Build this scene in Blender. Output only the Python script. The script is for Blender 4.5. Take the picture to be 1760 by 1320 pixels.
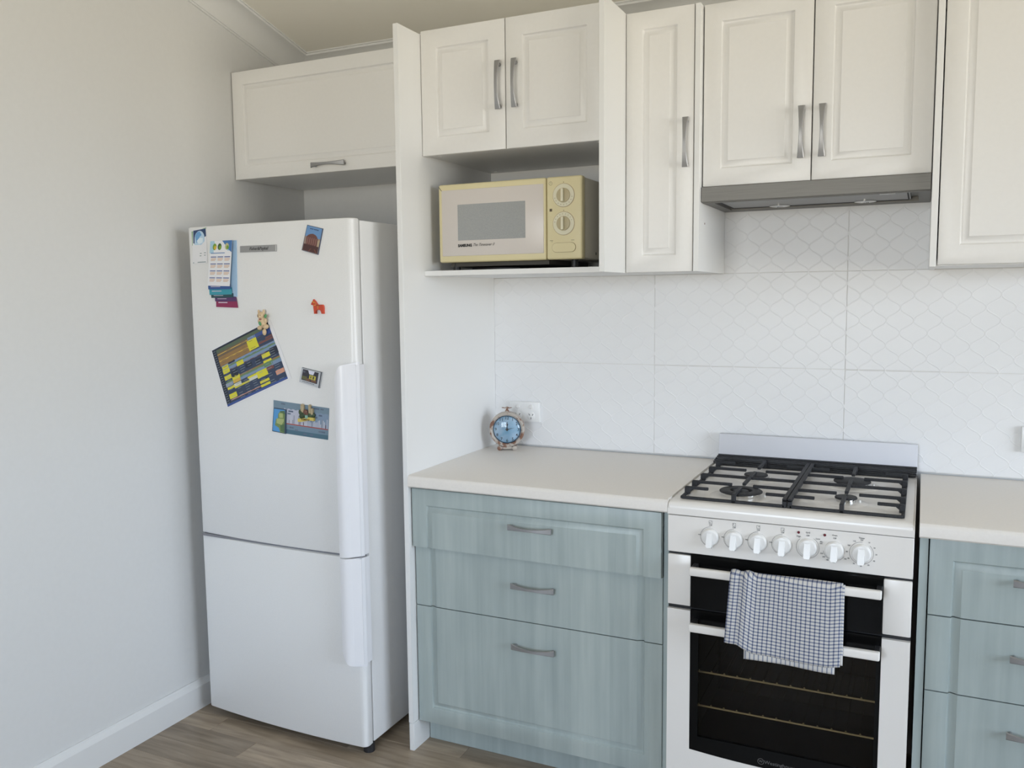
import bpy, bmesh, math, random
from mathutils import Vector, Matrix
random.seed(7)
PI = math.pi
for o in list(bpy.data.objects): bpy.data.objects.remove(o)
scene = bpy.context.scene
COL = scene.collection

# ------------------------------------------------------------------ camera
CAMP = Vector((0.68832, -2.83827, 1.43390)); FPX = 1488.88
yaw, pitch, roll = math.radians(25.3903), math.radians(-5.79283), math.radians(-0.61149)
fw = Vector((-math.sin(yaw) * math.cos(pitch), math.cos(yaw) * math.cos(pitch), math.sin(pitch)))
r0 = Vector((math.cos(yaw), math.sin(yaw), 0)); u0 = r0.cross(fw)
CR = math.cos(roll) * r0 + math.sin(roll) * u0
CU = -math.sin(roll) * r0 + math.cos(roll) * u0
cd = bpy.data.cameras.new('camera'); cam = bpy.data.objects.new('camera', cd); COL.objects.link(cam)
cd.sensor_fit = 'HORIZONTAL'; cd.sensor_width = 36.0; cd.lens = FPX / 1760 * 36
cd.clip_start = 0.02; cd.clip_end = 200
cam.matrix_world = Matrix(((CR.x, CU.x, -fw.x, CAMP.x), (CR.y, CU.y, -fw.y, CAMP.y), (CR.z, CU.z, -fw.z, CAMP.z), (0, 0, 0, 1)))
scene.camera = cam

# ------------------------------------------------------------------ world, exposure
scene.view_settings.view_transform = 'Standard'
try: scene.view_settings.look = 'None'
except Exception: pass
scene.view_settings.gamma = 1.0
scene.view_settings.use_curve_mapping = False
scene.view_settings.exposure = 0.0
world = bpy.data.worlds.new('daylight'); scene.world = world; world.use_nodes = True
wn, wl = world.node_tree.nodes, world.node_tree.links
bg = wn['Background']; tc = wn.new('ShaderNodeTexCoord'); sx = wn.new('ShaderNodeSeparateXYZ')
mr = wn.new('ShaderNodeMapRange'); mr.inputs[1].default_value = -1; mr.inputs[2].default_value = 1
cr = wn.new('ShaderNodeValToRGB')
wl.new(tc.outputs['Generated'], sx.inputs[0]); wl.new(sx.outputs['Z'], mr.inputs[0])
wl.new(mr.outputs[0], cr.inputs[0]); wl.new(cr.outputs[0], bg.inputs[0])
e = cr.color_ramp.elements
e[0].position = 0.0; e[0].color = (0.72, 0.665, 0.57, 1)          # sunlit ground outside
e[1].position = 1.0; e[1].color = (0.56, 0.73, 1.0, 1)           # zenith
for p, c in ((0.485, (0.76, 0.70, 0.60, 1)), (0.50, (0.85, 0.91, 1.0, 1)), (0.62, (0.72, 0.83, 1.0, 1))):
    k = e.new(p); k.color = c
bg.inputs[1].default_value = 18.6

# room extents
XL, XR, YB, YF = -1.58, 4.4, 0.008, -4.6
def ceil_z(y): return 2.361 + 0.265 * (-y)
WIN1 = dict(y0=-3.2, y1=-0.6, z0=0.80, z1=2.20)       # right wall
WIN2 = dict(x0=-0.7, x1=0.6, z0=0.80, z1=2.10)          # wall behind the viewer; unseen window, placed and sized to light the left fronts
def portal(name, loc, rot, sx_, sy_):
    l = bpy.data.lights.new(name, 'AREA'); l.shape = 'RECTANGLE'; l.size = sx_; l.size_y = sy_
    l.energy = 1; l.cycles.is_portal = True
    o = bpy.data.objects.new(name, l); COL.objects.link(o); o.location = loc; o.rotation_euler = rot
portal('window_portal', (XR + 0.06, (WIN1['y0'] + WIN1['y1']) / 2, (WIN1['z0'] + WIN1['z1']) / 2), (0, PI / 2, 0), WIN1['z1'] - WIN1['z0'], WIN1['y1'] - WIN1['y0'])
portal('window_portal', ((WIN2['x0'] + WIN2['x1']) / 2, YF - 0.06, (WIN2['z0'] + WIN2['z1']) / 2), (PI / 2, 0, 0), WIN2['x1'] - WIN2['x0'], WIN2['z1'] - WIN2['z0'])

# ------------------------------------------------------------------ materials
MATS = {}
def mat(name, col, rough=0.5, metal=0.0, spec=0.5, coat=0.0):
    if name in MATS: return MATS[name]
    m = bpy.data.materials.new(name); m.use_nodes = True
    b = m.node_tree.nodes['Principled BSDF']
    b.inputs['Base Color'].default_value = (*col, 1); b.inputs['Roughness'].default_value = rough
    b.inputs['Metallic'].default_value = metal; b.inputs['Specular IOR Level'].default_value = spec
    b.inputs['Coat Weight'].default_value = coat
    MATS[name] = m; return m
def nodes(m): return m.node_tree.nodes, m.node_tree.links, m.node_tree.nodes['Principled BSDF']
def add_noise(m, scale, stretch, c0, c1, detail=4, bump=0.0, lo=0.35, hi=0.65, coord='Object'):
    n, l, b = nodes(m)
    t = n.new('ShaderNodeTexCoord'); mp = n.new('ShaderNodeMapping'); ns = n.new('ShaderNodeTexNoise'); rp = n.new('ShaderNodeValToRGB')
    mp.inputs['Scale'].default_value = stretch; ns.inputs['Scale'].default_value = scale; ns.inputs['Detail'].default_value = detail
    l.new(t.outputs[coord], mp.inputs[0]); l.new(mp.outputs[0], ns.inputs[0]); l.new(ns.outputs[0], rp.inputs[0])
    rp.color_ramp.elements[0].position = lo; rp.color_ramp.elements[1].position = hi
    rp.color_ramp.elements[0].color = (*c0, 1); rp.color_ramp.elements[1].color = (*c1, 1)
    l.new(rp.outputs[0], b.inputs['Base Color'])
    if bump:
        bp = n.new('ShaderNodeBump'); bp.inputs['Strength'].default_value = bump; bp.inputs['Distance'].default_value = 0.001
        l.new(ns.outputs[0], bp.inputs['Height']); l.new(bp.outputs[0], b.inputs['Normal'])
    return ns, rp
M_wall = mat('wall_paint', (0.68, 0.68, 0.67), 0.6); add_noise(M_wall, 60, (1, 1, 1), (0.675, 0.675, 0.665), (0.685, 0.685, 0.675), bump=0.02)
M_ceil = mat('ceiling_paint', (0.84, 0.81, 0.73), 0.8)
M_trim = mat('trim_gloss_white', (0.72, 0.72, 0.71), 0.4)
M_cab = mat('white_vinyl', (0.80, 0.79, 0.77), 0.38); add_noise(M_cab, 90, (1, 1, 1), (0.795, 0.785, 0.765), (0.805, 0.795, 0.775), bump=0.03)
M_carc = mat('white_melamine', (0.80, 0.80, 0.79), 0.45)
M_tile = mat('white_tile_glaze', (0.80, 0.80, 0.80), 0.36, spec=0.35)
M_grout = mat('grout', (0.74, 0.73, 0.71), 0.9)
M_bench = mat('taupe_laminate', (0.60, 0.57, 0.53), 0.42); add_noise(M_bench, 160, (1, 1, 1), (0.785, 0.745, 0.695), (0.805, 0.765, 0.715), bump=0.02)
M_handle = mat('brushed_nickel', (0.34, 0.34, 0.345), 0.45, 0.7)
M_steel = mat('hood_steel', (0.42, 0.41, 0.39), 0.5, 0.55, spec=0.3); add_noise(M_steel, 30, (0.3, 40, 40), (0.17, 0.165, 0.155), (0.21, 0.205, 0.19), bump=0.04)
M_filter = mat('filter_grey', (0.34, 0.34, 0.34), 0.5, 0.3)
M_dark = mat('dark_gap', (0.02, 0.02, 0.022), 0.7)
M_black = mat('black_plastic', (0.018, 0.018, 0.02), 0.45)
M_iron = mat('cast_iron_black', (0.022, 0.023, 0.026), 0.62, spec=0.35); add_noise(M_iron, 400, (1, 1, 1), (0.018, 0.019, 0.022), (0.032, 0.033, 0.037), bump=0.1)
M_chrome = mat('chrome', (0.75, 0.75, 0.74), 0.12, 1.0)
M_enamel = mat('white_enamel', (0.83, 0.80, 0.76), 0.25)
M_splash = mat('stove_upstand_white', (0.68, 0.69, 0.735), 0.5, spec=0.3)
M_knob = mat('white_knob', (0.80, 0.79, 0.77), 0.2)
M_bglass = mat('black_glass', (0.004, 0.004, 0.004), 0.08, spec=0.12)
M_red = mat('red_lamp', (0.13, 0.01, 0.02), 0.2)
M_ink = mat('black_print', (0.03, 0.03, 0.03), 0.6)
M_greyink = mat('grey_print', (0.10, 0.10, 0.10), 0.6)
M_fridge = mat('fridge_white', (0.77, 0.78, 0.80), 0.34); add_noise(M_fridge, 350, (1, 1, 1), (0.775, 0.775, 0.77), (0.795, 0.795, 0.79), bump=0.03)
M_fhandle = mat('fridge_handle_white', (0.79, 0.79, 0.815), 0.3)
M_gasket = mat('gasket_grey', (0.22, 0.22, 0.24), 0.6)
M_badge = mat('badge_grey', (0.33, 0.33, 0.33), 0.45, 0.3)
M_cream = mat('aged_cream_plastic', (0.72, 0.64, 0.39), 0.45)
M_mwdoor = mat('microwave_door_white', (0.66, 0.61, 0.57), 0.3)
M_mwside = mat('microwave_case', (0.55, 0.52, 0.44), 0.45)
M_dial = mat('dial_cream', (0.74, 0.70, 0.53), 0.4)
M_dialin = mat('dial_inner', (0.48, 0.41, 0.25), 0.45)
M_out = mat('outlet_white', (0.80, 0.80, 0.79), 0.3)
M_paper = mat('paper_white', (0.80, 0.80, 0.82), 0.6)
M_brown = mat('rust_brown', (0.22, 0.09, 0.05), 0.6)
# microwave window: fine grey mesh behind glass
M_mwwin = mat('microwave_window', (0.28, 0.29, 0.27), 0.15); add_noise(M_mwwin, 900, (1, 1, 1), (0.31, 0.32, 0.32), (0.38, 0.39, 0.385))
# blue woodgrain
M_blue = mat('blue_woodgrain', (0.35, 0.45, 0.46), 0.42)
def blue_nodes():
    n, l, b = nodes(M_blue)
    t = n.new('ShaderNodeTexCoord'); s = n.new('ShaderNodeSeparateXYZ'); l.new(t.outputs['Object'], s.inputs[0])
    mu = n.new('ShaderNodeMath'); mu.operation = 'MULTIPLY'; mu.inputs[1].default_value = 17; l.new(s.outputs['X'], mu.inputs[0])
    fl = n.new('ShaderNodeMath'); fl.operation = 'FLOOR'; l.new(mu.outputs[0], fl.inputs[0])
    w = n.new('ShaderNodeTexWhiteNoise'); w.noise_dimensions = '1D'; l.new(fl.outputs[0], w.inputs['W'])
    def ns(scale, st, d):
        mp = n.new('ShaderNodeMapping'); mp.inputs['Scale'].default_value = st
        x = n.new('ShaderNodeTexNoise'); x.inputs['Scale'].default_value = scale; x.inputs['Detail'].default_value = d
        l.new(t.outputs['Object'], mp.inputs[0]); l.new(mp.outputs[0], x.inputs[0]); return x
    a = ns(22, (2, 2, 0.10), 4); c = ns(8, (2.0, 1, 0.5), 3)
    def mix(x, y, f):
        m_ = n.new('ShaderNodeMix'); m_.inputs[0].default_value = f; l.new(x, m_.inputs[2]); l.new(y, m_.inputs[3]); return m_.outputs[0]
    v = mix(mix(a.outputs[0], c.outputs[0], 0.40), w.outputs[0], 0.14)
    rp = n.new('ShaderNodeValToRGB'); l.new(v, rp.inputs[0]); ee = rp.color_ramp.elements
    ee[0].position = 0.28; ee[0].color = (0.315, 0.370, 0.365, 1); ee[1].position = 0.71; ee[1].color = (0.455, 0.515, 0.495, 1)
    k = ee.new(0.5); k.color = (0.385, 0.445, 0.434, 1)
    l.new(rp.outputs[0], b.inputs['Base Color'])
    bp = n.new('ShaderNodeBump'); bp.inputs['Strength'].default_value = 0.06; bp.inputs['Distance'].default_value = 0.001
    l.new(a.outputs[0], bp.inputs['Height']); l.new(bp.outputs[0], b.inputs['Normal'])
blue_nodes()
# floor timber
M_floor = mat('floor_timber', (0.3, 0.24, 0.18), 0.4)
def floor_nodes():
    n, l, b = nodes(M_floor)
    t = n.new('ShaderNodeTexCoord'); oi = n.new('ShaderNodeObjectInfo')
    ad = n.new('ShaderNodeVectorMath'); ad.operation = 'ADD'; sc = n.new('ShaderNodeVectorMath'); sc.operation = 'SCALE'
    l.new(oi.outputs['Random'], sc.inputs[0]); sc.inputs[0].default_value = (9, 5, 3)
    cb = n.new('ShaderNodeCombineXYZ'); ml = n.new('ShaderNodeMath'); ml.operation = 'MULTIPLY'; ml.inputs[1].default_value = 37
    l.new(oi.outputs['Random'], ml.inputs[0]); l.new(ml.outputs[0], cb.inputs[0]); l.new(ml.outputs[0], cb.inputs[1])
    l.new(t.outputs['Object'], ad.inputs[0]); l.new(cb.outputs[0], ad.inputs[1])
    mp = n.new('ShaderNodeMapping'); mp.inputs['Scale'].default_value = (1.6, 14, 1)
    l.new(ad.outputs[0], mp.inputs[0])
    x = n.new('ShaderNodeTexNoise'); x.inputs['Scale'].default_value = 3; x.inputs['Detail'].default_value = 8; x.inputs['Distortion'].default_value = 0.6
    l.new(mp.outputs[0], x.inputs[0])
    rp = n.new('ShaderNodeValToRGB'); ee = rp.color_ramp.elements
    ee[0].position = 0.3; ee[0].color = (0.235, 0.182, 0.128, 1); ee[1].position = 0.7; ee[1].color = (0.42, 0.335, 0.245, 1)
    l.new(x.outputs[0], rp.inputs[0])
    hs = n.new('ShaderNodeHueSaturation'); vr = n.new('ShaderNodeMapRange'); vr.inputs[3].default_value = 0.78; vr.inputs[4].default_value = 1.18
    l.new(oi.outputs['Random'], vr.inputs[0]); l.new(vr.outputs[0], hs.inputs['Value']); l.new(rp.outputs[0], hs.inputs['Color'])
    l.new(hs.outputs[0], b.inputs['Base Color'])
floor_nodes()
def glassy(name, tint, fac, rough=0.02):
    m = bpy.data.materials.new(name); m.use_nodes = True; n, l = m.node_tree.nodes, m.node_tree.links
    n.remove(n['Principled BSDF']); o = n['Material Output']
    t = n.new('ShaderNodeBsdfTransparent'); t.inputs[0].default_value = (*tint, 1)
    g = n.new('ShaderNodeBsdfGlossy'); g.inputs['Roughness'].default_value = rough
    fr = n.new('ShaderNodeFresnel'); fr.inputs[0].default_value = fac
    mx = n.new('ShaderNodeMixShader'); l.new(fr.outputs[0], mx.inputs[0])
    l.new(t.outputs[0], mx.inputs[1]); l.new(g.outputs[0], mx.inputs[2]); l.new(mx.outputs[0], o.inputs[0])
    MATS[name] = m; return m
M_pane = glassy('window_glass', (0.95, 0.96, 0.96), 1.45)
M_ovenglass = glassy('oven_window_glass', (0.66, 0.62, 0.55), 1.22)
M_dome = glassy('clock_glass', (0.97, 0.97, 0.98), 1.5)
M_clockrim = mat('distressed_cream', (0.55, 0.48, 0.40), 0.5)
_ns, _rp = add_noise(M_clockrim, 45, (1, 1, 1), (0.22, 0.11, 0.07), (0.46, 0.41, 0.36), detail=3, lo=0.42, hi=0.50)
M_cdial = mat('clock_dial_blue', (0.30, 0.52, 0.66), 0.5); add_noise(M_cdial, 22, (1, 1, 1), (0.20, 0.43, 0.60), (0.50, 0.66, 0.78), detail=3)
def flat(name, c, r=0.5): return mat(name, c, r)

# ------------------------------------------------------------------ mesh helper
class MB:
    def __init__(s): s.bm = bmesh.new(); s.uv = None
    def _mark(s, before, mi):
        if mi:
            for f in s.bm.faces:
                if f not in before: f.material_index = mi
    def box(s, x0, x1, y0, y1, z0, z1, bev=0.0, seg=2, mi=0, rot=None):
        before = set(s.bm.faces) if mi else None
        m = Matrix.Translation(((x0 + x1) / 2, (y0 + y1) / 2, (z0 + z1) / 2))
        if rot is not None: m = m @ rot.to_4x4()
        m = m @ Matrix.Diagonal((abs(x1 - x0), abs(y1 - y0), abs(z1 - z0), 1))
        r = bmesh.ops.create_cube(s.bm, size=1, matrix=m)
        if bev > 0:
            ed = list({e for v in r['verts'] for e in v.link_edges})
            bmesh.ops.bevel(s.bm, geom=ed, offset=bev, segments=seg, affect='EDGES', profile=0.5)
        if mi: s._mark(before, mi)
        return s
    def faces(s, verts, polys, mi=0):
        vs = [s.bm.verts.new(v) for v in verts]
        for p in polys:
            try:
                f = s.bm.faces.new([vs[i] for i in p]); f.material_index = mi
            except ValueError: pass
        return vs
    def prism(s, pts, fn, t0, t1, mi=0, cap=True):      # pts 2D polygon, fn(a,b,t)->3D
        n = len(pts); v = [fn(a, b, t0) for a, b in pts] + [fn(a, b, t1) for a, b in pts]
        ps = [(i, (i + 1) % n, n + (i + 1) % n, n + i) for i in range(n)]
        if cap: ps += [tuple(range(n - 1, -1, -1)), tuple(range(n, 2 * n))]
        s.faces(v, ps, mi); return s
    def lathe(s, prof, c, ax=(0, 0, 1), n=24, mi=0, cap=True):
        ax = Vector(ax).normalized(); c = Vector(c)
        t = Vector((1, 0, 0)) if abs(ax.x) < 0.9 else Vector((0, 1, 0))
        u = ax.cross(t).normalized(); w = ax.cross(u)
        vs, ps = [], []
        for r, h in prof:
            for i in range(n):
                a = 2 * PI * i / n; vs.append(c + ax * h + (u * math.cos(a) + w * math.sin(a)) * max(r, 1e-5))
        for k in range(len(prof) - 1):
            for i in range(n):
                j = (i + 1) % n; ps.append((k * n + i, k * n + j, (k + 1) * n + j, (k + 1) * n + i))
        if cap:
            ps.append(tuple(range(n - 1, -1, -1))); k = (len(prof) - 1) * n; ps.append(tuple(range(k, k + n)))
        s.faces(vs, ps, mi); return s
    def cyl(s, p0, p1, r, n=12, mi=0):
        p0, p1 = Vector(p0), Vector(p1); d = p1 - p0
        return s.lathe([(r, 0), (r, d.length)], p0, d, n, mi)
    def tube(s, pts, r, n=8, mi=0, closed=False):
        pts = [Vector(p) for p in pts]; m = len(pts); vs, ps = [], []
        ref = None
        for i, p in enumerate(pts):
            a = pts[(i - 1) % m] if (closed or i > 0) else p; b = pts[(i + 1) % m] if (closed or i < m - 1) else p
            d = (b - a).normalized()
            if ref is None: ref = Vector((0, 0, 1)) if abs(d.z) < 0.9 else Vector((1, 0, 0))
            u = d.cross(ref)
            if u.length < 1e-6: u = d.cross(Vector((1, 0.3, 0.2)))
            u.normalize(); w = d.cross(u); ref = -w if False else ref
            rr = r[i] if isinstance(r, (list, tuple)) else r
            for k in range(n):
                an = 2 * PI * k / n; vs.append(p + (u * math.cos(an) + w * math.sin(an)) * rr)
        for i in range(m if closed else m - 1):
            j = (i + 1) % m
            for k in range(n):
                q = (k + 1) % n; ps.append((i * n + k, i * n + q, j * n + q, j * n + k))
        if not closed: ps += [tuple(range(n - 1, -1, -1)), tuple(range((m - 1) * n, m * n))]
        s.faces(vs, ps, mi); return s
    def ball(s, c, r, sc=(1, 1, 1), n=12, mi=0, rot=None):
        before = set(s.bm.faces) if mi else None
        m = Matrix.Translation(c)
        if rot is not None: m = m @ rot.to_4x4()
        m = m @ Matrix.Diagonal((sc[0], sc[1], sc[2], 1))
        bmesh.ops.create_uvsphere(s.bm, u_segments=n, v_segments=max(6, n // 2 + 2), radius=r, matrix=m)
        if mi: s._mark(before, mi)
        return s
    def text(s, txt, size, o, ux=(1, 0, 0), uz=(0, 0, 1), align='CENTER', shear=0.0, bold=0.0, mi=0, sx=1.0):
        c = bpy.data.curves.new('t', 'FONT'); c.body = txt; c.size = size; c.align_x = align; c.align_y = 'CENTER'
        c.shear = shear; c.offset = bold; c.resolution_u = 2
        ob = bpy.data.objects.new('t', c); COL.objects.link(ob)
        me = bpy.data.meshes.new_from_object(ob)
        o, ux, uz = Vector(o), Vector(ux), Vector(uz)
        s.faces([o + ux * v.co.x * sx + uz * v.co.y for v in me.vertices], [tuple(p.vertices) for p in me.polygons], mi)
        bpy.data.objects.remove(ob); bpy.data.meshes.remove(me); bpy.data.curves.remove(c); return s
    def done(s, name, mats, parent=None, base=None, smooth=True, ang=38, recalc=True):
        base = Vector(base) if base is not None else (parent_base(parent) if parent else Vector((0, 0, 0)))
        if recalc: bmesh.ops.recalc_face_normals(s.bm, faces=s.bm.faces)
        for v in s.bm.verts: v.co -= base
        me = bpy.data.meshes.new(name); s.bm.to_mesh(me); s.bm.free()
        for m in (mats if isinstance(mats, (list, tuple)) else [mats]): me.materials.append(m)
        if smooth:
            me.polygons.foreach_set('use_smooth', [True] * len(me.polygons)); me.set_sharp_from_angle(angle=math.radians(ang))
        o = bpy.data.objects.new(name, me); COL.objects.link(o)
        if parent: o.parent = parent
        else: o.location = base
        return o
def parent_base(p):
    b = Vector((0, 0, 0))
    while p: b += p.location; p = p.parent
    return b
def tag(o, label, cat, group=None):
    o['label'] = label; o['category'] = cat
    if group: o['group'] = group
    return o
def thing(name, label, cat, base, group=None):
    o = bpy.data.objects.new(name, None); COL.objects.link(o); o.location = base; o.empty_display_size = 0.05
    return tag(o, label, cat, group)
def struct(o): o['kind'] = 'structure'; return o
def mesh_child(name, me, parent, loc, rot=(0, 0, 0)):
    o = bpy.data.objects.new(name, me); COL.objects.link(o); o.parent = parent
    o.location = Vector(loc) - parent_base(parent); o.rotation_euler = rot; return o

# ------------------------------------------------------------------ room shell
fl = struct(MB().box(XL - 0.1, XR + 0.1, YF - 0.1, YB + 0.1, -0.12, -0.0085).done('floor', M_grout))
PW = 0.095; row = 0; y = YB - 0.692 + 7 * PW
plank_cache = {}
yrow = -0.777 + 9 * PW
while yrow > YF:
    y1 = min(yrow, YB); y0 = max(yrow - PW, YF)
    if y1 - y0 > 0.01:
        off = {8: -1.425, 9: -1.222}.get(row, None)
        x = XL - (random.random() * 0.8) if off is None else off - 1.05
        while x < XR:
            xa, xb = max(x, XL), min(x + 1.05, XR)
            if xb - xa > 0.03:
                k = (round(xb - xa, 3), round(y1 - y0, 3))
                if k not in plank_cache:
                    w, d = k
                    plank_cache[k] = MB().box(-w / 2 + 0.0003, w / 2 - 0.0003, -d / 2 + 0.0003, d / 2 - 0.0003, -0.0085, 0, 0.0005, 1).done('plank', M_floor, fl, (0, 0, 0))
                    o = plank_cache[k]; o.location = ((xa + xb) / 2, (y0 + y1) / 2, 0)
                else:
                    mesh_child('plank', plank_cache[k].data, fl, ((xa + xb) / 2, (y0 + y1) / 2, 0))
            x += 1.05
    yrow -= PW; row += 1
# walls
def side_prism(x0, x1, pts): return MB().prism(pts, lambda a, b, t: (t, a, b), x0, x1)
struct(side_prism(XL - 0.1, XL, [(YB + 0.1, -0.1), (YB + 0.1, ceil_z(YB + 0.1) + 0.05), (YF - 0.1, ceil_z(YF - 0.1) + 0.05), (YF - 0.1, -0.1)]).done('wall_left', M_wall))
wb = struct(MB().box(XL, XR, YB, YB + 0.1, -0.1, ceil_z(0) + 0.06).done('wall_back', M_wall))
b = MB(); W = WIN1
for pts in ([(YB, -0.1), (YB, ceil_z(YB) + 0.03), (W['y1'], ceil_z(W['y1']) + 0.03), (W['y1'], -0.1)],
            [(W['y0'], -0.1), (W['y0'], ceil_z(W['y0']) + 0.03), (YF, ceil_z(YF) + 0.03), (YF, -0.1)],
            [(W['y1'], -0.1), (W['y1'], W['z0']), (W['y0'], W['z0']), (W['y0'], -0.1)],
            [(W['y1'], W['z1']), (W['y1'], ceil_z(W['y1']) + 0.03), (W['y0'], ceil_z(W['y0']) + 0.03), (W['y0'], W['z1'])]):
    b.prism(pts, lambda a, c, t: (t, a, c), XR, XR + 0.1)
struct(b.done('wall_right', M_wall))
b = MB(); W = WIN2; zt = ceil_z(YF) + 0.05
b.box(XL, W['x0'], YF - 0.1, YF, -0.1, zt).box(W['x1'], XR, YF - 0.1, YF, -0.1, zt)
b.box(W['x0'], W['x1'], YF - 0.1, YF, -0.1, W['z0']).box(W['x0'], W['x1'], YF - 0.1, YF, W['z1'], zt)
struct(b.done('wall_front', M_wall))
struct(side_prism(XL - 0.1, XR + 0.1, [(YB + 0.1, ceil_z(YB + 0.1)), (YB + 0.1, ceil_z(YB + 0.1) + 0.1), (YF - 0.1, ceil_z(YF - 0.1) + 0.1), (YF - 0.1, ceil_z(YF - 0.1))]).done('ceiling', M_ceil))
# windows
w1 = bpy.data.objects.new('window_1', None); COL.objects.link(w1); w1.location = (XR + 0.05, (WIN1['y0'] + WIN1['y1']) / 2, WIN1['z0']); struct(w1)
W = WIN1; b = MB(); t = 0.045; ym = (W['y0'] + W['y1']) / 2
b.box(XR, XR + 0.1, W['y0'], W['y0'] + t, W['z0'], W['z1']).box(XR, XR + 0.1, W['y1'] - t, W['y1'], W['z0'], W['z1'])
b.box(XR, XR + 0.1, W['y0'] + t, W['y1'] - t, W['z0'], W['z0'] + t).box(XR, XR + 0.1, W['y0'] + t, W['y1'] - t, W['z1'] - t, W['z1'])
zm = (W['z0'] + W['z1']) / 2
b.box(XR + 0.03, XR + 0.07, ym - 0.02, ym + 0.02, W['z0'] + t, W['z1'] - t).box(XR + 0.03, XR + 0.07, W['y0'] + t, ym - 0.02, zm - 0.02, zm + 0.02).box(XR + 0.03, XR + 0.07, ym + 0.02, W['y1'] - t, zm - 0.02, zm + 0.02)
b.done('window_frame', M_trim, w1, smooth=False)
for ya, yb in ((W['y0'] + t, ym - 0.02), (ym + 0.02, W['y1'] - t)):
    for za, zb in ((W['z0'] + t, zm - 0.02), (zm + 0.02, W['z1'] - t)):
        MB().box(XR + 0.048, XR + 0.052, ya, yb, za, zb).done('pane', M_pane, w1, smooth=False)
w2 = bpy.data.objects.new('window_2', None); COL.objects.link(w2); w2.location = ((WIN2['x0'] + WIN2['x1']) / 2, YF - 0.05, WIN2['z0']); struct(w2)
W = WIN2; b = MB(); xm = (W['x0'] + W['x1']) / 2
b.box(W['x0'], W['x0'] + t, YF - 0.1, YF, W['z0'], W['z1']).box(W['x1'] - t, W['x1'], YF - 0.1, YF, W['z0'], W['z1'])
b.box(W['x0'] + t, W['x1'] - t, YF - 0.1, YF, W['z0'], W['z0'] + t).box(W['x0'] + t, W['x1'] - t, YF - 0.1, YF, W['z1'] - t, W['z1'])
b.box(xm - 0.02, xm + 0.02, YF - 0.07, YF - 0.03, W['z0'] + t, W['z1'] - t)
b.done('window_frame', M_trim, w2, smooth=False)
for xa, xb in ((W['x0'] + t, xm - 0.02), (xm + 0.02, W['x1'] - t)):
    MB().box(xa, xb, YF - 0.052, YF - 0.048, W['z0'] + t, W['z1'] - t).done('pane', M_pane, w2, smooth=False)
# baseboard
prof = [(0, 0), (0.016, 0), (0.016, 0.082), (0.012, 0.092), (0.007, 0.098), (0.005, 0.104), (0, 0.104)]
struct(MB().prism([(XL + a, c) for a, c in prof], lambda a, c, t: (a, t, c), YF, YB).done('baseboard_left', M_trim, ang=20))
# cornices: coved, the left one follows the raked ceiling
cv = [(0, -0.080), (0.006, -0.080), (0.0065, -0.074)]
for i in range(9):
    a = PI / 2 * i / 8; cv.append((0.078 - 0.0675 * math.cos(a) , -0.074 + 0.063 * math.sin(a)))
cv += [(0.083, -0.0105), (0.084, -0.004), (0.090, -0.004), (0.090, 0.006), (0, 0.006)]
struct(MB().prism(cv, lambda a, c, t: (XL + a, t, ceil_z(t) + c), YF, YB).done('trim_1', M_trim, ang=25))
struct(MB().prism(cv, lambda a, c, t: (t, -a * 0.75 + 0.008, ceil_z(-a * 0.75 + 0.008) + c), XL, XR).done('trim_2', M_trim, ang=25))

# splashback tiles with raised lantern pattern
P = 0.075
def lantern_mesh():
    b = MB(); vs, ps = [], []
    def seg(p, q):        # ogee between the side node p and the tip node q of one lantern edge
        m = ((p[0] + q[0]) / 2, (p[1] + q[1]) / 2); pts = []; r = P / 4
        N = 12; h = 0.21 * P * (1 if q[1] > p[1] else -1)
        for i in range(N + 1):
            t = i / N; c0, c1, c2, c3 = (1 - t) ** 3, 3 * t * (1 - t) ** 2, 3 * t * t * (1 - t), t ** 3
            pts.append(((c0 + c1) * p[0] + (c2 + c3) * q[0], c0 * p[1] + c1 * (p[1] + h) + c2 * (q[1] - h) + c3 * q[1]))
        base = len(vs); n = len(pts)
        for i, pt in enumerate(pts):
            a = pts[max(i - 1, 0)]; c = pts[min(i + 1, n - 1)]
            dx, dz = c[0] - a[0], c[1] - a[1]; L = math.hypot(dx, dz); nx, nz = -dz / L, dx / L
            hw = 0.0021; vs.append((pt[0] - nx * hw, 0, pt[1] - nz * hw)); vs.append((pt[0], -0.00095, pt[1])); vs.append((pt[0] + nx * hw, 0, pt[1] + nz * hw))
        for i in range(n - 1):
            k = base + 3 * i; ps.extend([(k, k + 3, k + 4, k + 1), (k + 1, k + 4, k + 5, k + 2)])
        k = len(vs); 
        for i in range(6):
            an = PI / 3 * i; vs.append((m[0] + 0.0030 * math.cos(an), 0, m[1] + 0.0030 * math.sin(an)))
        vs.append((m[0], -0.0013, m[1]))
        for i in range(6): ps.append((k + i, k + (i + 1) % 6, k + 6))
    for i in range(9):
        for j in range(4):
            z = (j + 0.5) * P; x = i * P          # node on a vertical line
            for sxn in (-1, 1):
                for szn in (-1, 1):
                    q = (x + sxn * P / 2, z + szn * P / 2)
                    if -1e-6 <= q[0] <= 8 * P + 1e-6: seg((x, z), q)
    b.faces(vs, ps); return b
first_t = first_r = None
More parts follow.
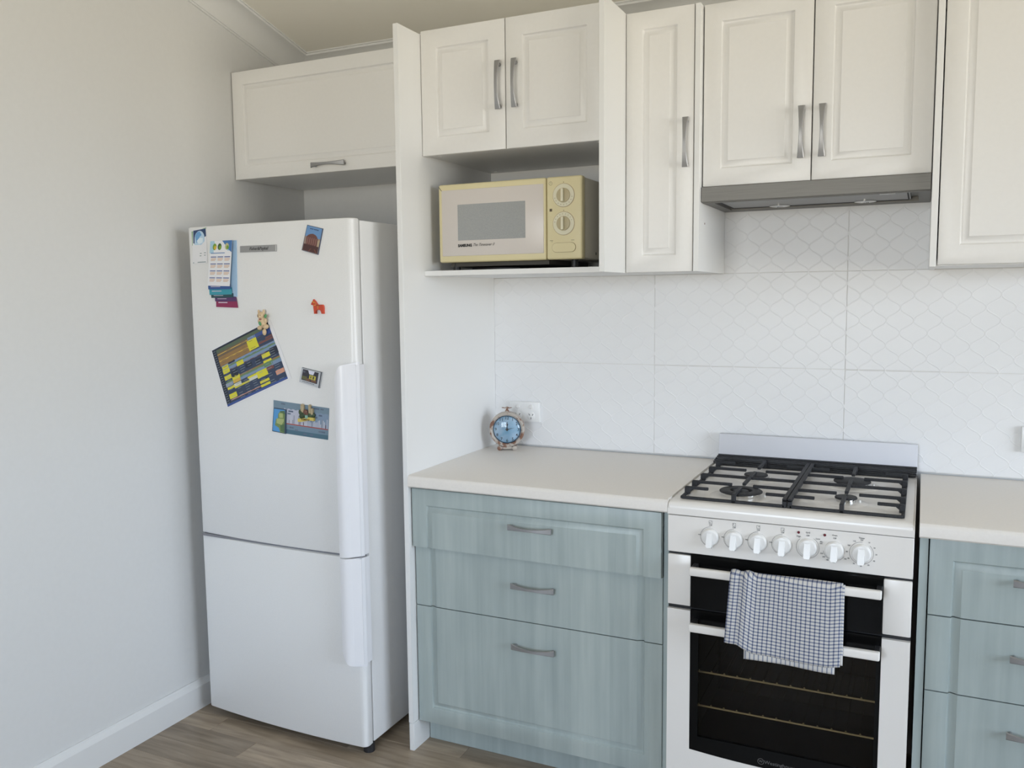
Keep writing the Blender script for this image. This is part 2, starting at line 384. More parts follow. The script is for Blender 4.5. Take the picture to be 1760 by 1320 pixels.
for j, z0 in enumerate((0.897, 1.199, 1.5)):
    for i, x0 in enumerate((-0.7275, -0.1255, 0.4765, 1.0785)):
        if j == 2 and i in (0, 3): continue
        loc = Vector((x0, 0, z0))
        if first_t is None:
            first_t = MB().box(0, 0.6, 0, 0.0085, 0, 0.2995, 0.0008, 1).done('tile', M_tile, None, (0, 0, 0)); tl = first_t
            tl.parent = wb; tl.location = loc
            rb = lantern_mesh(); first_r = rb.done('raised_pattern', M_tile, None, (0, 0, 0), ang=50, recalc=False); first_r.parent = tl
        else:
            tl = mesh_child('tile', first_t.data, wb, loc)
            r_ = bpy.data.objects.new('raised_pattern', first_r.data); COL.objects.link(r_); r_.parent = tl
MB().box(-0.728, 1.69, 0.0014, 0.008, 0.895, 1.802).done('grout', M_grout, wb, smooth=False)

# ------------------------------------------------------------------ cabinet helpers
def panel_front(x0, x1, z0, z1, yf, sides='lrtb', fr=0.055, th=0.018, edge=True):
    """routed raised-panel front; sides tells where the routing runs, the other sides are cut straight through"""
    b = MB()
    prof = []
    if edge: prof += [(0.0, 0.0022), (0.0007, 0.0008), (0.0025, 0.0)]
    else: prof += [(0.0, 0.0)]
    prof += [(fr - 0.003, 0.0), (fr - 0.0012, 0.0008), (fr + 0.0012, 0.0062), (fr + 0.003, 0.0074), (fr + 0.006, 0.0072), (fr + 0.018, 0.0018), (fr + 0.0195, 0.0004)]
    rings = []
    for d, dep in prof:
        xa = x0 + (d if 'l' in sides else 0); xb = x1 - (d if 'r' in sides else 0)
        za = z0 + (d if 'b' in sides else 0); zb = z1 - (d if 't' in sides else 0)
        rings.append([b.bm.verts.new((x, yf + dep, z)) for x, z in ((xa, za), (xb, za), (xb, zb), (xa, zb))])
    F = b.bm.faces
    for k in range(len(rings) - 1):
        A, B = rings[k], rings[k + 1]
        for q, sd in ((0, 'b'), (1, 'r'), (2, 't'), (3, 'l')):
            if sd in sides: F.new((A[q], A[(q + 1) % 4], B[(q + 1) % 4], B[q]))
    F.new(rings[-1])
    back = [b.bm.verts.new((x, yf + th, z)) for x, z in ((x0, z0), (x1, z0), (x1, z1), (x0, z1))]
    F.new(back[::-1])
    for q, sd in ((0, 'b'), (1, 'r'), (2, 't'), (3, 'l')):
        p = (q + 1) % 4
        if sd in sides: F.new((rings[0][q], back[q], back[p], rings[0][p]))
        else:
            F.new([r[q] for r in rings] + [r[p] for r in rings[::-1]] + [back[p], back[q]])
    return b
def handle_builder(cx, cz, yf, vert=True, L=0.138, b=None):
    b = b or MB(); vs, ps = [], []; N = 14
    for i in range(N + 1):
        s = -1 + 2 * i / N; w = 0.0044 + 0.0050 * abs(s) ** 1.8; off = 0.014 + 0.014 * (1 - s * s); t = 0.0048 - 0.001 * abs(s)
        for a, c in ((-w, -t / 2), (-w * 0.75, -t), (w * 0.75, -t), (w, -t / 2), (w * 0.8, t / 3), (-w * 0.8, t / 3)):
            p = (cx + a, yf - off + c, cz + s * L / 2) if vert else (cx + s * L / 2, yf - off + c, cz + a); vs.append(p)
    for i in range(N):
        for k in range(6):
            q = (k + 1) % 6; ps.append((i * 6 + k, i * 6 + q, (i + 1) * 6 + q, (i + 1) * 6 + k))
    ps += [tuple(range(5, -1, -1)), tuple(range(N * 6, N * 6 + 6))]
    b.faces(vs, ps)
    for s in (-0.86, 0.86):
        p = (cx, yf + 0.001, cz + s * L / 2) if vert else (cx + s * L / 2, yf + 0.001, cz)
        q = (p[0], yf - 0.0165, p[2]); b.cyl(p, q, 0.0052, 10)
    return b
def add_handle(parent, cx, cz, yf, vert=True):
    return handle_builder(cx, cz, yf, vert).done('handle', M_handle, parent)
UT = 2.238
# ------------------------------------------------------------------ tall end panel
t = thing('end_panel', 'tall white end panel standing beside the refrigerator', 'panel', (-0.734, -0.3, 0))
b = MB().box(-0.743, -0.726, -0.612, -0.001, 0.092, UT - 0.008, 0.001, 1); b.done('board', M_carc, t)
MB().box(-0.743, -0.726, -0.610, -0.001, 0.0, 0.0905, 0.001, 1).done('plinth', M_carc, t)

# ------------------------------------------------------------------ cabinet above the refrigerator
t = thing('overhead_cabinet', 'wide white overhead cabinet above the refrigerator with one lift-up door', 'cabinet', (-1.16, -0.18, 1.862))
b = MB(); xa, xb = XL + 0.004, -0.7445
b.box(xa, xa + 0.016, -0.358, -0.001, 1.864, UT).box(xb - 0.016, xb, -0.358, -0.001, 1.864, UT)
b.box(xa + 0.016, xb - 0.016, -0.358, -0.001, 1.864, 1.88).box(xa + 0.016, xb - 0.016, -0.358, -0.001, UT - 0.016, UT).box(xa + 0.016, xb - 0.016, -0.012, -0.001, 1.88, UT - 0.016)
b.done('carcass', M_carc, t, smooth=False)
d = panel_front(xa, xb, 1.862, UT, -0.380, fr=0.047, th=0.02).done('door', M_cab, t)
add_handle(d, -1.156, 1.887, -0.380, False)

# ------------------------------------------------------------------ microwave cabinet unit
t = thing('microwave_cabinet', 'white wall cabinet with two doors above an open microwave shelf', 'cabinet', (-0.42, -0.25, 1.499))
xa, xb = -0.7255, -0.1315
b = MB(); b.box(xa, xb, -0.466, -0.001, 1.870, 1.886).box(xa, xb, -0.466, -0.001, UT - 0.016, UT).box(xa, xa + 0.014, -0.466, -0.001, 1.886, UT - 0.016).box(xb - 0.014, xb, -0.466, -0.001, 1.886, UT - 0.016)
b.box(xa, xb, -0.016, -0.001, 1.5155, 1.870)
b.done('carcass', M_carc, t, smooth=False)
MB().box(xa, xb, -0.487, -0.001, 1.499, 1.515, 0.0008, 1).done('shelf', M_carc, t)
MB().box(-0.131, -0.115, -0.541, -0.001, 1.4985, UT + 0.002, 0.001, 1).done('side_panel', M_carc, t)
b = MB()
for px, py in ((-0.69, -0.44), (-0.165, -0.44), (-0.69, -0.05)): MB().lathe([(0.006, 0), (0.006, -0.0015), (0.004, -0.0022)], (px, py, 1.8695), n=12).done('screw_cover', M_cab, t)
d = panel_front(-0.7245, -0.4405, 1.866, UT, -0.487).done('door', M_cab, t); add_handle(d, -0.457, 2.048, -0.487)
d = panel_front(-0.4375, -0.1325, 1.866, UT, -0.487).done('door', M_cab, t); add_handle(d, -0.404, 2.048, -0.487)

# ------------------------------------------------------------------ slim wall cabinet
t = thing('slim_wall_cabinet', 'narrow white wall cabinet with a single tall door beside the rangehood', 'cabinet', (0, -0.18, 1.499))
xa, xb = -0.1145, 0.103
b = MB(); b.box(xa, xa + 0.014, -0.335, -0.001, 1.499, UT).box(xa + 0.014, xb - 0.016, -0.335, -0.001, 1.4995, 1.515).box(xa + 0.014, xb - 0.016, -0.335, -0.001, UT - 0.016, UT).box(xa + 0.014, xb - 0.016, -0.012, -0.001, 1.515, UT - 0.016)
b.done('carcass', M_carc, t, smooth=False)
sp = MB().box(xb - 0.0155, xb, -0.357, -0.001, 1.499, UT, 0.001, 1).done('side_panel', M_carc, t)
MB().lathe([(0.0028, 0), (0.0028, 0.0012)], (xb - 0.0005, -0.285, 1.638), (1, 0, 0), 10).done('screw_hole', M_brown, sp)
d = panel_front(xa + 0.001, xb - 0.018, 1.4995, UT, -0.355, fr=0.05).done('door', M_cab, t); add_handle(d, 0.0655, 1.861, -0.355)

# ------------------------------------------------------------------ rangehood cabinet and rangehood
t = thing('rangehood_cabinet', 'white two-door wall cabinet directly above the rangehood', 'cabinet', (0.4, -0.16, 1.74))
b = MB(); xa, xb = 0.1045, 0.6955
b.box(xa, xa + 0.014, -0.31, -0.001, 1.7385, UT).box(xb - 0.014, xb, -0.31, -0.001, 1.7385, UT).box(xa + 0.014, xb - 0.014, -0.31, -0.001, 1.7385, 1.753).box(xa + 0.014, xb - 0.014, -0.31, -0.001, UT - 0.016, UT).box(xa + 0.014, xb - 0.014, -0.012, -0.001, 1.753, UT - 0.016)
b.done('carcass', M_carc, t, smooth=False)
d = panel_front(0.1065, 0.3985, 1.738, UT, -0.329, fr=0.05).done('door', M_cab, t); add_handle(d, 0.374, 1.866, -0.329)
d = panel_front(0.4015, 0.6945, 1.738, UT, -0.329, fr=0.05).done('door', M_cab, t); add_handle(d, 0.4275, 1.866, -0.329)
t = thing('rangehood', 'slim grey steel slide-out rangehood under the two-door cabinet', 'rangehood', (0.4, -0.16, 1.693))
xa, xb = 0.104, 0.6955
b = MB(); b.box(xa, xb, -0.318, -0.0015, 1.706, 1.7375).box(xa, xa + 0.03, -0.318, -0.0015, 1.693, 1.706).box(xb - 0.03, xb, -0.318, -0.0015, 1.693, 1.706).box(xa + 0.03, xb - 0.03, -0.06, -0.0015, 1.693, 1.706).box(xa + 0.03, xb - 0.03, -0.318, -0.302, 1.693, 1.706)
b.done('body', M_steel, t, smooth=False)
MB().box(xa - 0.0005, xb, -0.336, -0.3185, 1.694, 1.7372, 0.0015, 1).done('fascia', M_steel, t)
fi = MB().box(xa + 0.034, xb - 0.05, -0.298, -0.064, 1.698, 1.7065, 0.001, 1).done('filter', M_filter, t)
b = MB()
for (p0, p1) in (((xa + 0.04, -0.292), (xb - 0.056, -0.292)), ((xa + 0.04, -0.07), (xb - 0.056, -0.07)), ((xa + 0.04, -0.292), (xa + 0.04, -0.07)), ((xb - 0.056, -0.292), (xb - 0.056, -0.07))):
    b.tube([(p0[0], p0[1], 1.698), (p1[0], p1[1], 1.698)], 0.002, 6)
b.done('filter_rim', M_dark, fi)
for lx in (0.285, 0.525):
    l_ = MB().lathe([(0.030, 0), (0.030, -0.003), (0.024, -0.004), (0.022, -0.002)], (lx, -0.09, 1.698), n=24).done('downlight', M_chrome, t)
MB().box(0.57, 0.61, -0.285, -0.262, 1.6955, 1.698, 0.001, 1).done('switch', M_out, t)

# ------------------------------------------------------------------ wall cabinet right of the hood
t = thing('wall_cabinet', 'tall white wall cabinet with a single wide door on the far side of the rangehood', 'cabinet', (0.95, -0.18, 1.499))
b = MB(); xa, xb = 0.697, 1.20
b.box(xa + 0.0165, xb, -0.338, -0.001, 1.4995, 1.515).box(xa + 0.0165, xb, -0.338, -0.001, UT - 0.016, UT).box(xb - 0.016, xb, -0.338, -0.001, 1.515, UT - 0.016).box(xa + 0.0165, xb - 0.016, -0.012, -0.001, 1.515, UT - 0.016)
b.done('carcass', M_carc, t, smooth=False)
MB().box(xa, xa + 0.016, -0.360, -0.001, 1.497, UT, 0.001, 1).done('side_panel', M_carc, t)
d = panel_front(xa + 0.019, xb, 1.502, UT, -0.360, fr=0.05).done('door', M_cab, t); add_handle(d, xb - 0.03, 1.62, -0.360)

# ------------------------------------------------------------------ base cabinets and benchtops
BT = 0.8905; BB = 0.8535
def bench(x0, x1, label):
    pr = [(-0.616, BB + 0.004), (-0.612, BB), (-0.001, BB), (-0.001, BT), (-0.604, BT), (-0.6105, BT - 0.0025), (-0.6145, BT - 0.007), (-0.616, BT - 0.012)]
    o = MB().prism([(a, c) for a, c in pr], lambda a, c, tt: (tt, a, c), x0, x1).done('benchtop', M_bench, None, ((x0 + x1) / 2, -0.3, BB), ang=25)
    return tag(o, label, 'benchtop', 'pale taupe benchtops')
bench(-0.7255, 0.0878, 'pale taupe benchtop between the tall end panel and the stove, clock on it')
bench(0.697, 2.2, 'pale taupe benchtop starting at the grill-knob side of the stove')
def drawer_base(name, label, x0, x1, open_top=0.0, fl_=0.0, seams=(0.6635, 0.473), hx=None, fil=None):
    t = thing(name, label, 'cabinet', ((x0 + x1) / 2, -0.3, 0), 'blue base drawer cabinets')
    b = MB()
    b.box(x0, x0 + 0.016, -0.560, -0.005, 0.10, BB - 0.001).box(x1 - 0.016, x1, -0.560, -0.005, 0.10, BB - 0.001).box(x0 + 0.016, x1 - 0.016, -0.560, -0.005, 0.10, 0.116).box(x0 + 0.016, x1 - 0.016, -0.02, -0.005, 0.116, BB - 0.001)
    b.done('carcass', M_blue, t, smooth=False)
    MB().box(x0, x1, -0.515, -0.499, 0.0, 0.0995, 0.0008, 1).done('kickboard', M_blue, t)
    fa, fb = x0 + fl_, x1 - 0.0155
    if not fil: MB().box(x1 - 0.0145, x1 + 0.001, -0.576, -0.5605, 0.10, BB - 0.001).done('filler_strip', M_blue, t)
    if fil: MB().box(x0, x0 + fl_ - 0.003, -0.578, -0.5605, 0.10, BB - 0.001).done('filler_strip', M_blue, t)
    hx = hx or (fa + fb) / 2
    zs = [0.848] + list(seams) + [0.09]
    for k in range(3):
        yf = -0.583 - (open_top if k == 0 else 0)
        sd = 'lr' + ('t' if k == 0 else '') + ('b' if k == 2 else '')
        bb = panel_front(fa, fb, zs[k + 1] + (0.0015), zs[k] - (0.0015 if k else 0), yf, sd, fr=0.052)
        dr = bb.done('drawer', M_blue, t)
        hz = (0.764, 0.583, 0.397)[k]
        add_handle(dr, hx, hz, yf, False)
    return t
drawer_base('drawer_cabinet', 'blue woodgrain three-drawer cabinet under the clock, its top drawer slightly open', -0.7235, 0.0835, 0.016, 0.0015, hx=-0.318)
drawer_base('drawer_cabinet', 'blue woodgrain drawer cabinet with a filler strip next to the oven door', 0.699, 1.215, 0.0, 0.022, seams=(0.659, 0.470), hx=0.9655, fil=True)
t = thing('base_cabinet', 'blue woodgrain two-door base cabinet beyond the drawers by the oven', 'cabinet', (1.7, -0.3, 0))
b = MB(); x0, x1 = 1.217, 2.19
b.box(x0, x0 + 0.016, -0.56, -0.005, 0.10, BB - 0.001).box(x1 - 0.016, x1, -0.56, -0.005, 0.10, BB - 0.001).box(x0 + 0.016, x1 - 0.016, -0.56, -0.005, 0.10, 0.116).box(x0 + 0.016, x1 - 0.016, -0.02, -0.005, 0.116, BB - 0.001)
b.done('carcass', M_blue, t, smooth=False); MB().box(x0, x1, -0.515, -0.499, 0, 0.0995).done('kickboard', M_blue, t)
d = panel_front(x0 + 0.002, 1.702, 0.09, 0.848, -0.583).done('door', M_blue, t); add_handle(d, 1.672, 0.72, -0.583)
d = panel_front(1.705, x1, 0.09, 0.848, -0.583).done('door', M_blue, t); add_handle(d, 1.735, 0.72, -0.583)

# ------------------------------------------------------------------ stove
SX0, SX1, SY = 0.0885, 0.6875, -0.612
st = thing('stove', 'white freestanding gas stove with black glass oven door', 'stove', (0.388, -0.3, 0))
b = MB(); b.box(SX0 + 0.002, SX0 + 0.012, -0.585, -0.03, 0.05, 0.851).box(SX1 - 0.012, SX1 - 0.002, -0.585, -0.03, 0.05, 0.851).box(SX0 + 0.012, SX1 - 0.012, -0.045, -0.03, 0.05, 0.851)
b.box(SX0 + 0.012, SX1 - 0.012, -0.585, -0.045, 0.05, 0.062)
b.done('body', M_enamel, st, smooth=False)
b = MB()
for fx in (SX0 + 0.05, SX1 - 0.05):
    for fy in (-0.54, -0.08): MB().cyl((fx, fy, 0), (fx, fy, 0.052), 0.016, 12).done('foot', M_black, st)
# oven cavity: a dark liner behind the window
b = MB(); ca, cb, cz0, cz1 = 0.135, 0.64, 0.18, 0.60
b.box(ca - 0.01, ca, -0.583, -0.15, cz0, cz1).box(cb, cb + 0.01, -0.583, -0.15, cz0, cz1).box(ca, cb, -0.16, -0.15, cz0, cz1).box(ca, cb, -0.583, -0.16, cz0 - 0.01, cz0).box(ca, cb, -0.583, -0.16, cz1, cz1 + 0.01)
b.done('oven_liner', mat('oven_enamel', (0.026, 0.022, 0.017), 0.5), st, smooth=False)
M_rack = mat('rack_wire', (0.75, 0.68, 0.46), 0.4, 0.25)
for rz in (0.402, 0.305):
    b = MB(); b.tube([(ca, -0.552, rz), (cb, -0.552, rz)], 0.0028, 8)
    for i in range(14):
        x = ca + 0.028 + i * 0.0346; b.ball((x, -0.553, rz + 0.0042), 0.0026, n=8)
    rk = b.done('oven_rack', M_rack, st); b = MB(); b.tube([(ca, -0.18, rz), (cb, -0.18, rz)], 0.0024, 8)
    for i in range(14):
        x = ca + 0.028 + i * 0.0346; b.tube([(x, -0.548, rz + 0.0035), (x, -0.18, rz + 0.0035)], 0.0011, 6)
    o = b.done('rack_wires', mat('shaded_wire', (0.06, 0.055, 0.045), 0.6, 0.5), rk); o['kind'] = 'stuff'  # rear wires of the same rack, shade inside the oven put into their colour
# hob top, pressed with a rounded front lip
pr = [(-0.03, 0.852), (-0.03, 0.886), (-0.590, 0.886), (-0.600, 0.8855), (-0.606, 0.8835), (-0.6105, 0.8800), (-0.6130, 0.8745), (-0.614, 0.868), (-0.614, 0.852)]
hob = MB().prism(pr, lambda a, c, tt: (tt, a, c), SX0, SX1)
bmesh.ops.bevel(hob.bm, geom=[e for e in hob.bm.edges if abs(e.verts[0].co.x - e.verts[1].co.x) < 1e-6 and min(e.verts[0].co.z, e.verts[1].co.z) > 0.86], offset=0.004, segments=2, affect='EDGES')
hob = hob.done('hob', M_enamel, st, ang=30)
b = MB()      # pressed spill wells: low raised rims round each burner
BUR = [(0.256, -0.483, 0.057, 'wok'), (0.256, -0.248, 0.034, 's'), (0.521, -0.235, 0.050, 'l'), (0.521, -0.452, 0.028, 's')]
for bx_, by_, br, k in BUR: MB().lathe([(br + 0.028, 0), (br + 0.022, 0.0018), (br + 0.006, 0.0025), (br - 0.01, 0.004)], (bx_, by_, 0.8855), n=32, cap=False).done('spill_well', M_enamel, hob)
MB().box(SX0 + 0.011, SX1 - 0.0005, -0.030, -0.012, 0.852, 0.982, 0.002, 2).done('upstand', M_splash, st)
b = MB()
for i, (zz, yy) in enumerate(((0.9155, -0.036), (0.911, -0.043), (0.9065, -0.050), (0.902, -0.057), (0.8975, -0.064))):
    b.box(SX0 + 0.0105 - 0.0025 * i, SX1 - 0.001, yy, -0.0305, zz - 0.0042, zz, 0.0006, 1)
b.box(SX0 + 0.014, SX1 - 0.004, -0.052, -0.0305, 0.886, 0.908)
b.done('vent_strip', M_black, st)
MB().box(SX0 + 0.0005, SX1 - 0.0005, -0.612, -0.586, 0.7495, 0.8495, 0.0015, 1).done('control_panel', M_enamel, st)
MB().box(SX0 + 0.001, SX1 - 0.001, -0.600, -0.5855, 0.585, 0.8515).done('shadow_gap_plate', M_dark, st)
# knobs and legends
KX = [0.203, 0.264, 0.325, 0.385, 0.446, 0.509, 0.571]; KZ = 0.8005; YP = -0.6125
def knob_mesh():
    b = MB()
    b.lathe([(0.0232, 0), (0.0232, 0.0045), (0.0222, 0.009), (0.0195, 0.0118), (0.012, 0.013)], (0, 0, 0), (0, -1, 0), 32)
    pts = [(-0.0078, 0.0190), (0.0078, 0.0190), (0.0086, 0.004), (0.0094, -0.020), (0.0070, -0.0252), (-0.0070, -0.0252), (-0.0094, -0.020), (-0.0086, 0.004)]
    n = len(pts); vs = [(a, -0.006, c) for a, c in pts]
    vs += [(a * 0.84, -(0.011 + 0.0125 * (0.0195 - c) / 0.044), c * 0.94) for a, c in pts]
    b.faces(vs, [(i, (i + 1) % n, n + (i + 1) % n, n + i) for i in range(n)] + [tuple(range(n, 2 * n))])
    return b
k0 = None; KN = []
for kx in KX:
    if k0 is None:
        k0 = knob_mesh().done('knob', M_knob, None, (0, 0, 0), ang=35); k0.parent = st; k0.location = Vector((kx, YP, KZ)) - st.location; KN.append(k0)
    else: KN.append(mesh_child('knob', k0.data, st, (kx, YP, KZ)))
lg = MB(); yl = YP - 0.0003
def arc(cx, cz, r, a0, a1, w=0.0007, n=20):
    vs, ps = [], []
    for i in range(n + 1):
        a = math.radians(a0 + (a1 - a0) * i / n); d = (math.sin(a), math.cos(a))
        for rr in (r - w / 2, r + w / 2): vs.append((cx + rr * d[0], yl, cz + rr * d[1]))
    for i in range(n): ps.append((2 * i, 2 * i + 1, 2 * i + 3, 2 * i + 2))
    lg.faces(vs, ps)
def dot(x, z, r): lg.lathe([(r, 0), (r, 0.0001)], (x, yl + 0.0001, z), (0, -1, 0), 10)
def tx(s_, x, z, size=0.0052): lg.text(s_, size * 1.08, (x, yl, z), bold=0.00012)
def flush(i):
    global lg
    lg.done('legend', M_greyink, KN[i], smooth=False); lg = MB()
for i, (dx, dz) in enumerate(((-1, -1), (-1, 1), (1, 1), (1, -1))):
    x = KX[i]; z = 0.8395
    for (xa, xb, za, zb) in ((-0.0042, 0.0042, 0.0036, 0.0042), (-0.0042, 0.0042, -0.0042, -0.0036), (-0.0042, -0.0036, -0.0042, 0.0042), (0.0036, 0.0042, -0.0042, 0.0042)):
        lg.box(x + xa, x + xb, yl, yl + 0.0001, z + za, z + zb)
    dot(x + dx * 0.0016, z + dz * 0.0016, 0.0011); tx('Off', x, 0.8315)
    arc(x, KZ, 0.0262, 0, -150); tx('High', x - 0.0285, KZ + 0.003, 0.0036); tx('Low', x, KZ - 0.0295, 0.0042); flush(i)
tx('Grill', KX[4], 0.838); tx('Off', KX[4], 0.8305); tx('High', KX[4] - 0.022, 0.8265); tx('Low', KX[4] + 0.024, 0.825)
arc(KX[4], KZ, 0.0275, -42, -330); flush(4)
tx('Oven', KX[5], 0.838); tx('Off', KX[5], 0.8305); tx('Max', KX[5] - 0.0305, KZ + 0.018, 0.004); tx('260', KX[5] - 0.0315, KZ + 0.0135, 0.004)
arc(KX[5], KZ, 0.0262, -98, -150); arc(KX[5], KZ, 0.0262, -208, -240)
for s_, a in (('220', -112), ('200', -130), ('180', -150), ('160', -178), ('100', -232)):
    a = math.radians(a); tx(s_, KX[5] + 0.032 * math.sin(a), KZ + 0.0305 * math.cos(a), 0.0042)
flush(5)
tx('Timer', KX[6], 0.838); arc(KX[6], KZ, 0.0275, 42, 360 + 4, n=36)
for k in range(12):
    a = math.radians(30 * k); tx('120' if k == 0 else str(10 * k), KX[6] + 0.0335 * math.sin(a), KZ + 0.0325 * math.cos(a), 0.0042)
flush(6)
for lx in (0.4235, 0.4855): MB().lathe([(0.0035, 0), (0.0032, 0.0015), (0.002, 0.0022)], (lx, YP, 0.8365), (0, -1, 0), 14).done('indicator_lamp', M_red, st)
# doors
GX0, GX1 = 0.152, 0.6225
gd = bpy.data.objects.new('grill_door', None); COL.objects.link(gd); gd.parent = st
for xa_, xb_ in ((SX0 + 0.001, GX0 - 0.0005), (GX1 + 0.0005, SX1 - 0.001)): MB().box(xa_, xb_, -0.612, -0.6005, 0.604, 0.7425, 0.003, 2).done('door_panel', M_enamel, gd)
MB().box(GX0, GX1, -0.611, -0.6005, 0.601, 0.7475, 0.0008, 1).done('glass', M_bglass, gd)
def door_handle(parent, z):
    b = MB().box(0.160, 0.6215, -0.668, -0.650, z - 0.0105, z + 0.0105, 0.004, 3); h = b.done('handle', M_enamel, parent)
    for xa_ in (0.1605, 0.6085): MB().box(xa_, xa_ + 0.0125, -0.652, -0.6105, z - 0.008, z + 0.008, 0.001, 1).done('handle_post', M_black, h)
door_handle(gd, 0.7165)
od = bpy.data.objects.new('oven_door', None); COL.objects.link(od); od.parent = st
# white surround with bowed lower edge of the glass
gz0 = 0.205
bow = [(GX0 + (GX1 - GX0) * i / 16, gz0 - 0.010 * (1 - (2 * i / 16 - 1) ** 2)) for i in range(17)]
outer = [(SX0 + 0.001, 0.125), (SX1 - 0.001, 0.125), (SX1 - 0.001, 0.5925), (GX1 + 0.0005, 0.5925)] + [(x, z) for x, z in bow[::-1]] + [(GX0 - 0.0005, 0.5925), (SX0 + 0.001, 0.5925)]
MB().prism(outer, lambda a, c, tt: (a, tt, c), -0.612, -0.6005).done('door_panel', M_enamel, od)
# black border glass with a clear window in it
wx0, wx1, wz0, wz1 = 0.174, 0.612, 0.245, 0.556
up = [(GX0, 0.5955), (GX0, wz1), (GX1, wz1), (GX1, 0.5955)]
b = MB(); fn = lambda a, c, tt: (a, tt, c)
b.prism(up, fn, -0.611, -0.6005).prism([(GX0, wz0), (wx0, wz0), (wx0, wz1), (GX0, wz1)], fn, -0.611, -0.6005).prism([(wx1, wz0), (GX1, wz0), (GX1, wz1), (wx1, wz1)], fn, -0.611, -0.6005)
b.prism(bow + [(GX1, wz0), (GX0, wz0)], fn, -0.611, -0.6005)
gl = b.done('glass', M_bglass, od, smooth=False)
MB().box(wx0, wx1, -0.610, -0.606, wz0, wz1).done('window', M_ovenglass, od, smooth=False)
b = MB(); b.text('Westinghouse', 0.0135, (0.351, -0.6113, 0.2125), align='LEFT')
arc_ = MB()
vs, ps = [], []
for i in range(25):
    a = 2 * PI * i / 24
    for rr in (0.0072, 0.0084): vs.append((0.342 + rr * math.sin(a), -0.6113, 0.2125 + rr * math.cos(a)))
for i in range(24): ps.append((2 * i, 2 * i + 1, 2 * i + 3, 2 * i + 2))
b.faces(vs, ps); b.text('W', 0.010, (0.342, -0.6113, 0.2125)); b.done('lettering', mat('logo_grey', (0.12, 0.12, 0.12), 0.5), od, smooth=False)
door_handle(od, 0.5655)
MB().box(SX0 + 0.004, SX1 - 0.004, -0.58, -0.5655, 0.03, 0.124).done('plinth', M_black, st, smooth=False)
# burners
for bx_, by_, br, kind in BUR:
    bn = bpy.data.objects.new('burner', None); COL.objects.link(bn); bn.parent = st; bn.location = Vector((bx_, by_, 0.8865)) - st.location
    if kind == 'wok':
        MB().lathe([(br * 0.86, -0.001), (br * 0.9, 0.004), (br * 0.9, 0.0105), (br * 0.84, 0.0115)], (bx_, by_, 0.8865), n=36).done('burner_ring', M_chrome, bn)
        b = MB().lathe([(br * 0.52, 0.0112), (br * 0.93, 0.0112), (br, 0.0125), (br, 0.0145), (br * 0.95, 0.0165), (br * 0.60, 0.0175), (br * 0.52, 0.0165), (br * 0.52, 0.0112)], (bx_, by_, 0.8865), n=40, cap=False)
        b.done('burner_cap', M_iron, bn)
        MB().lathe([(br * 0.5, 0.003), (br * 0.42, 0.0085), (br * 0.3, 0.011)], (bx_, by_, 0.8865), n=28).done('inner_ring', M_chrome, bn)
        MB().lathe([(br * 0.34, 0.011), (br * 0.36, 0.0125), (br * 0.34, 0.0155), (br * 0.15, 0.0165)], (bx_, by_, 0.8865), n=24).done('inner_cap', M_iron, bn)
    else:
        MB().lathe([(br * 0.82, -0.001), (br * 0.86, 0.003), (br * 0.82, 0.0098), (br * 0.70, 0.011)], (bx_, by_, 0.8865), n=32).done('burner_ring', M_chrome, bn)
        MB().lathe([(br * 0.84, 0.0105), (br * 0.98, 0.0110), (br, 0.0122), (br, 0.0142), (br * 0.95, 0.0160), (br * 0.4, 0.0172)], (bx_, by_, 0.8865), n=32).done('burner_cap', M_iron, bn)
    MB().cyl((bx_ + br + 0.006, by_ + 0.004, 0.886), (bx_ + br + 0.006, by_ + 0.004, 0.8945), 0.0028, 10).done('igniter', M_knob, bn)
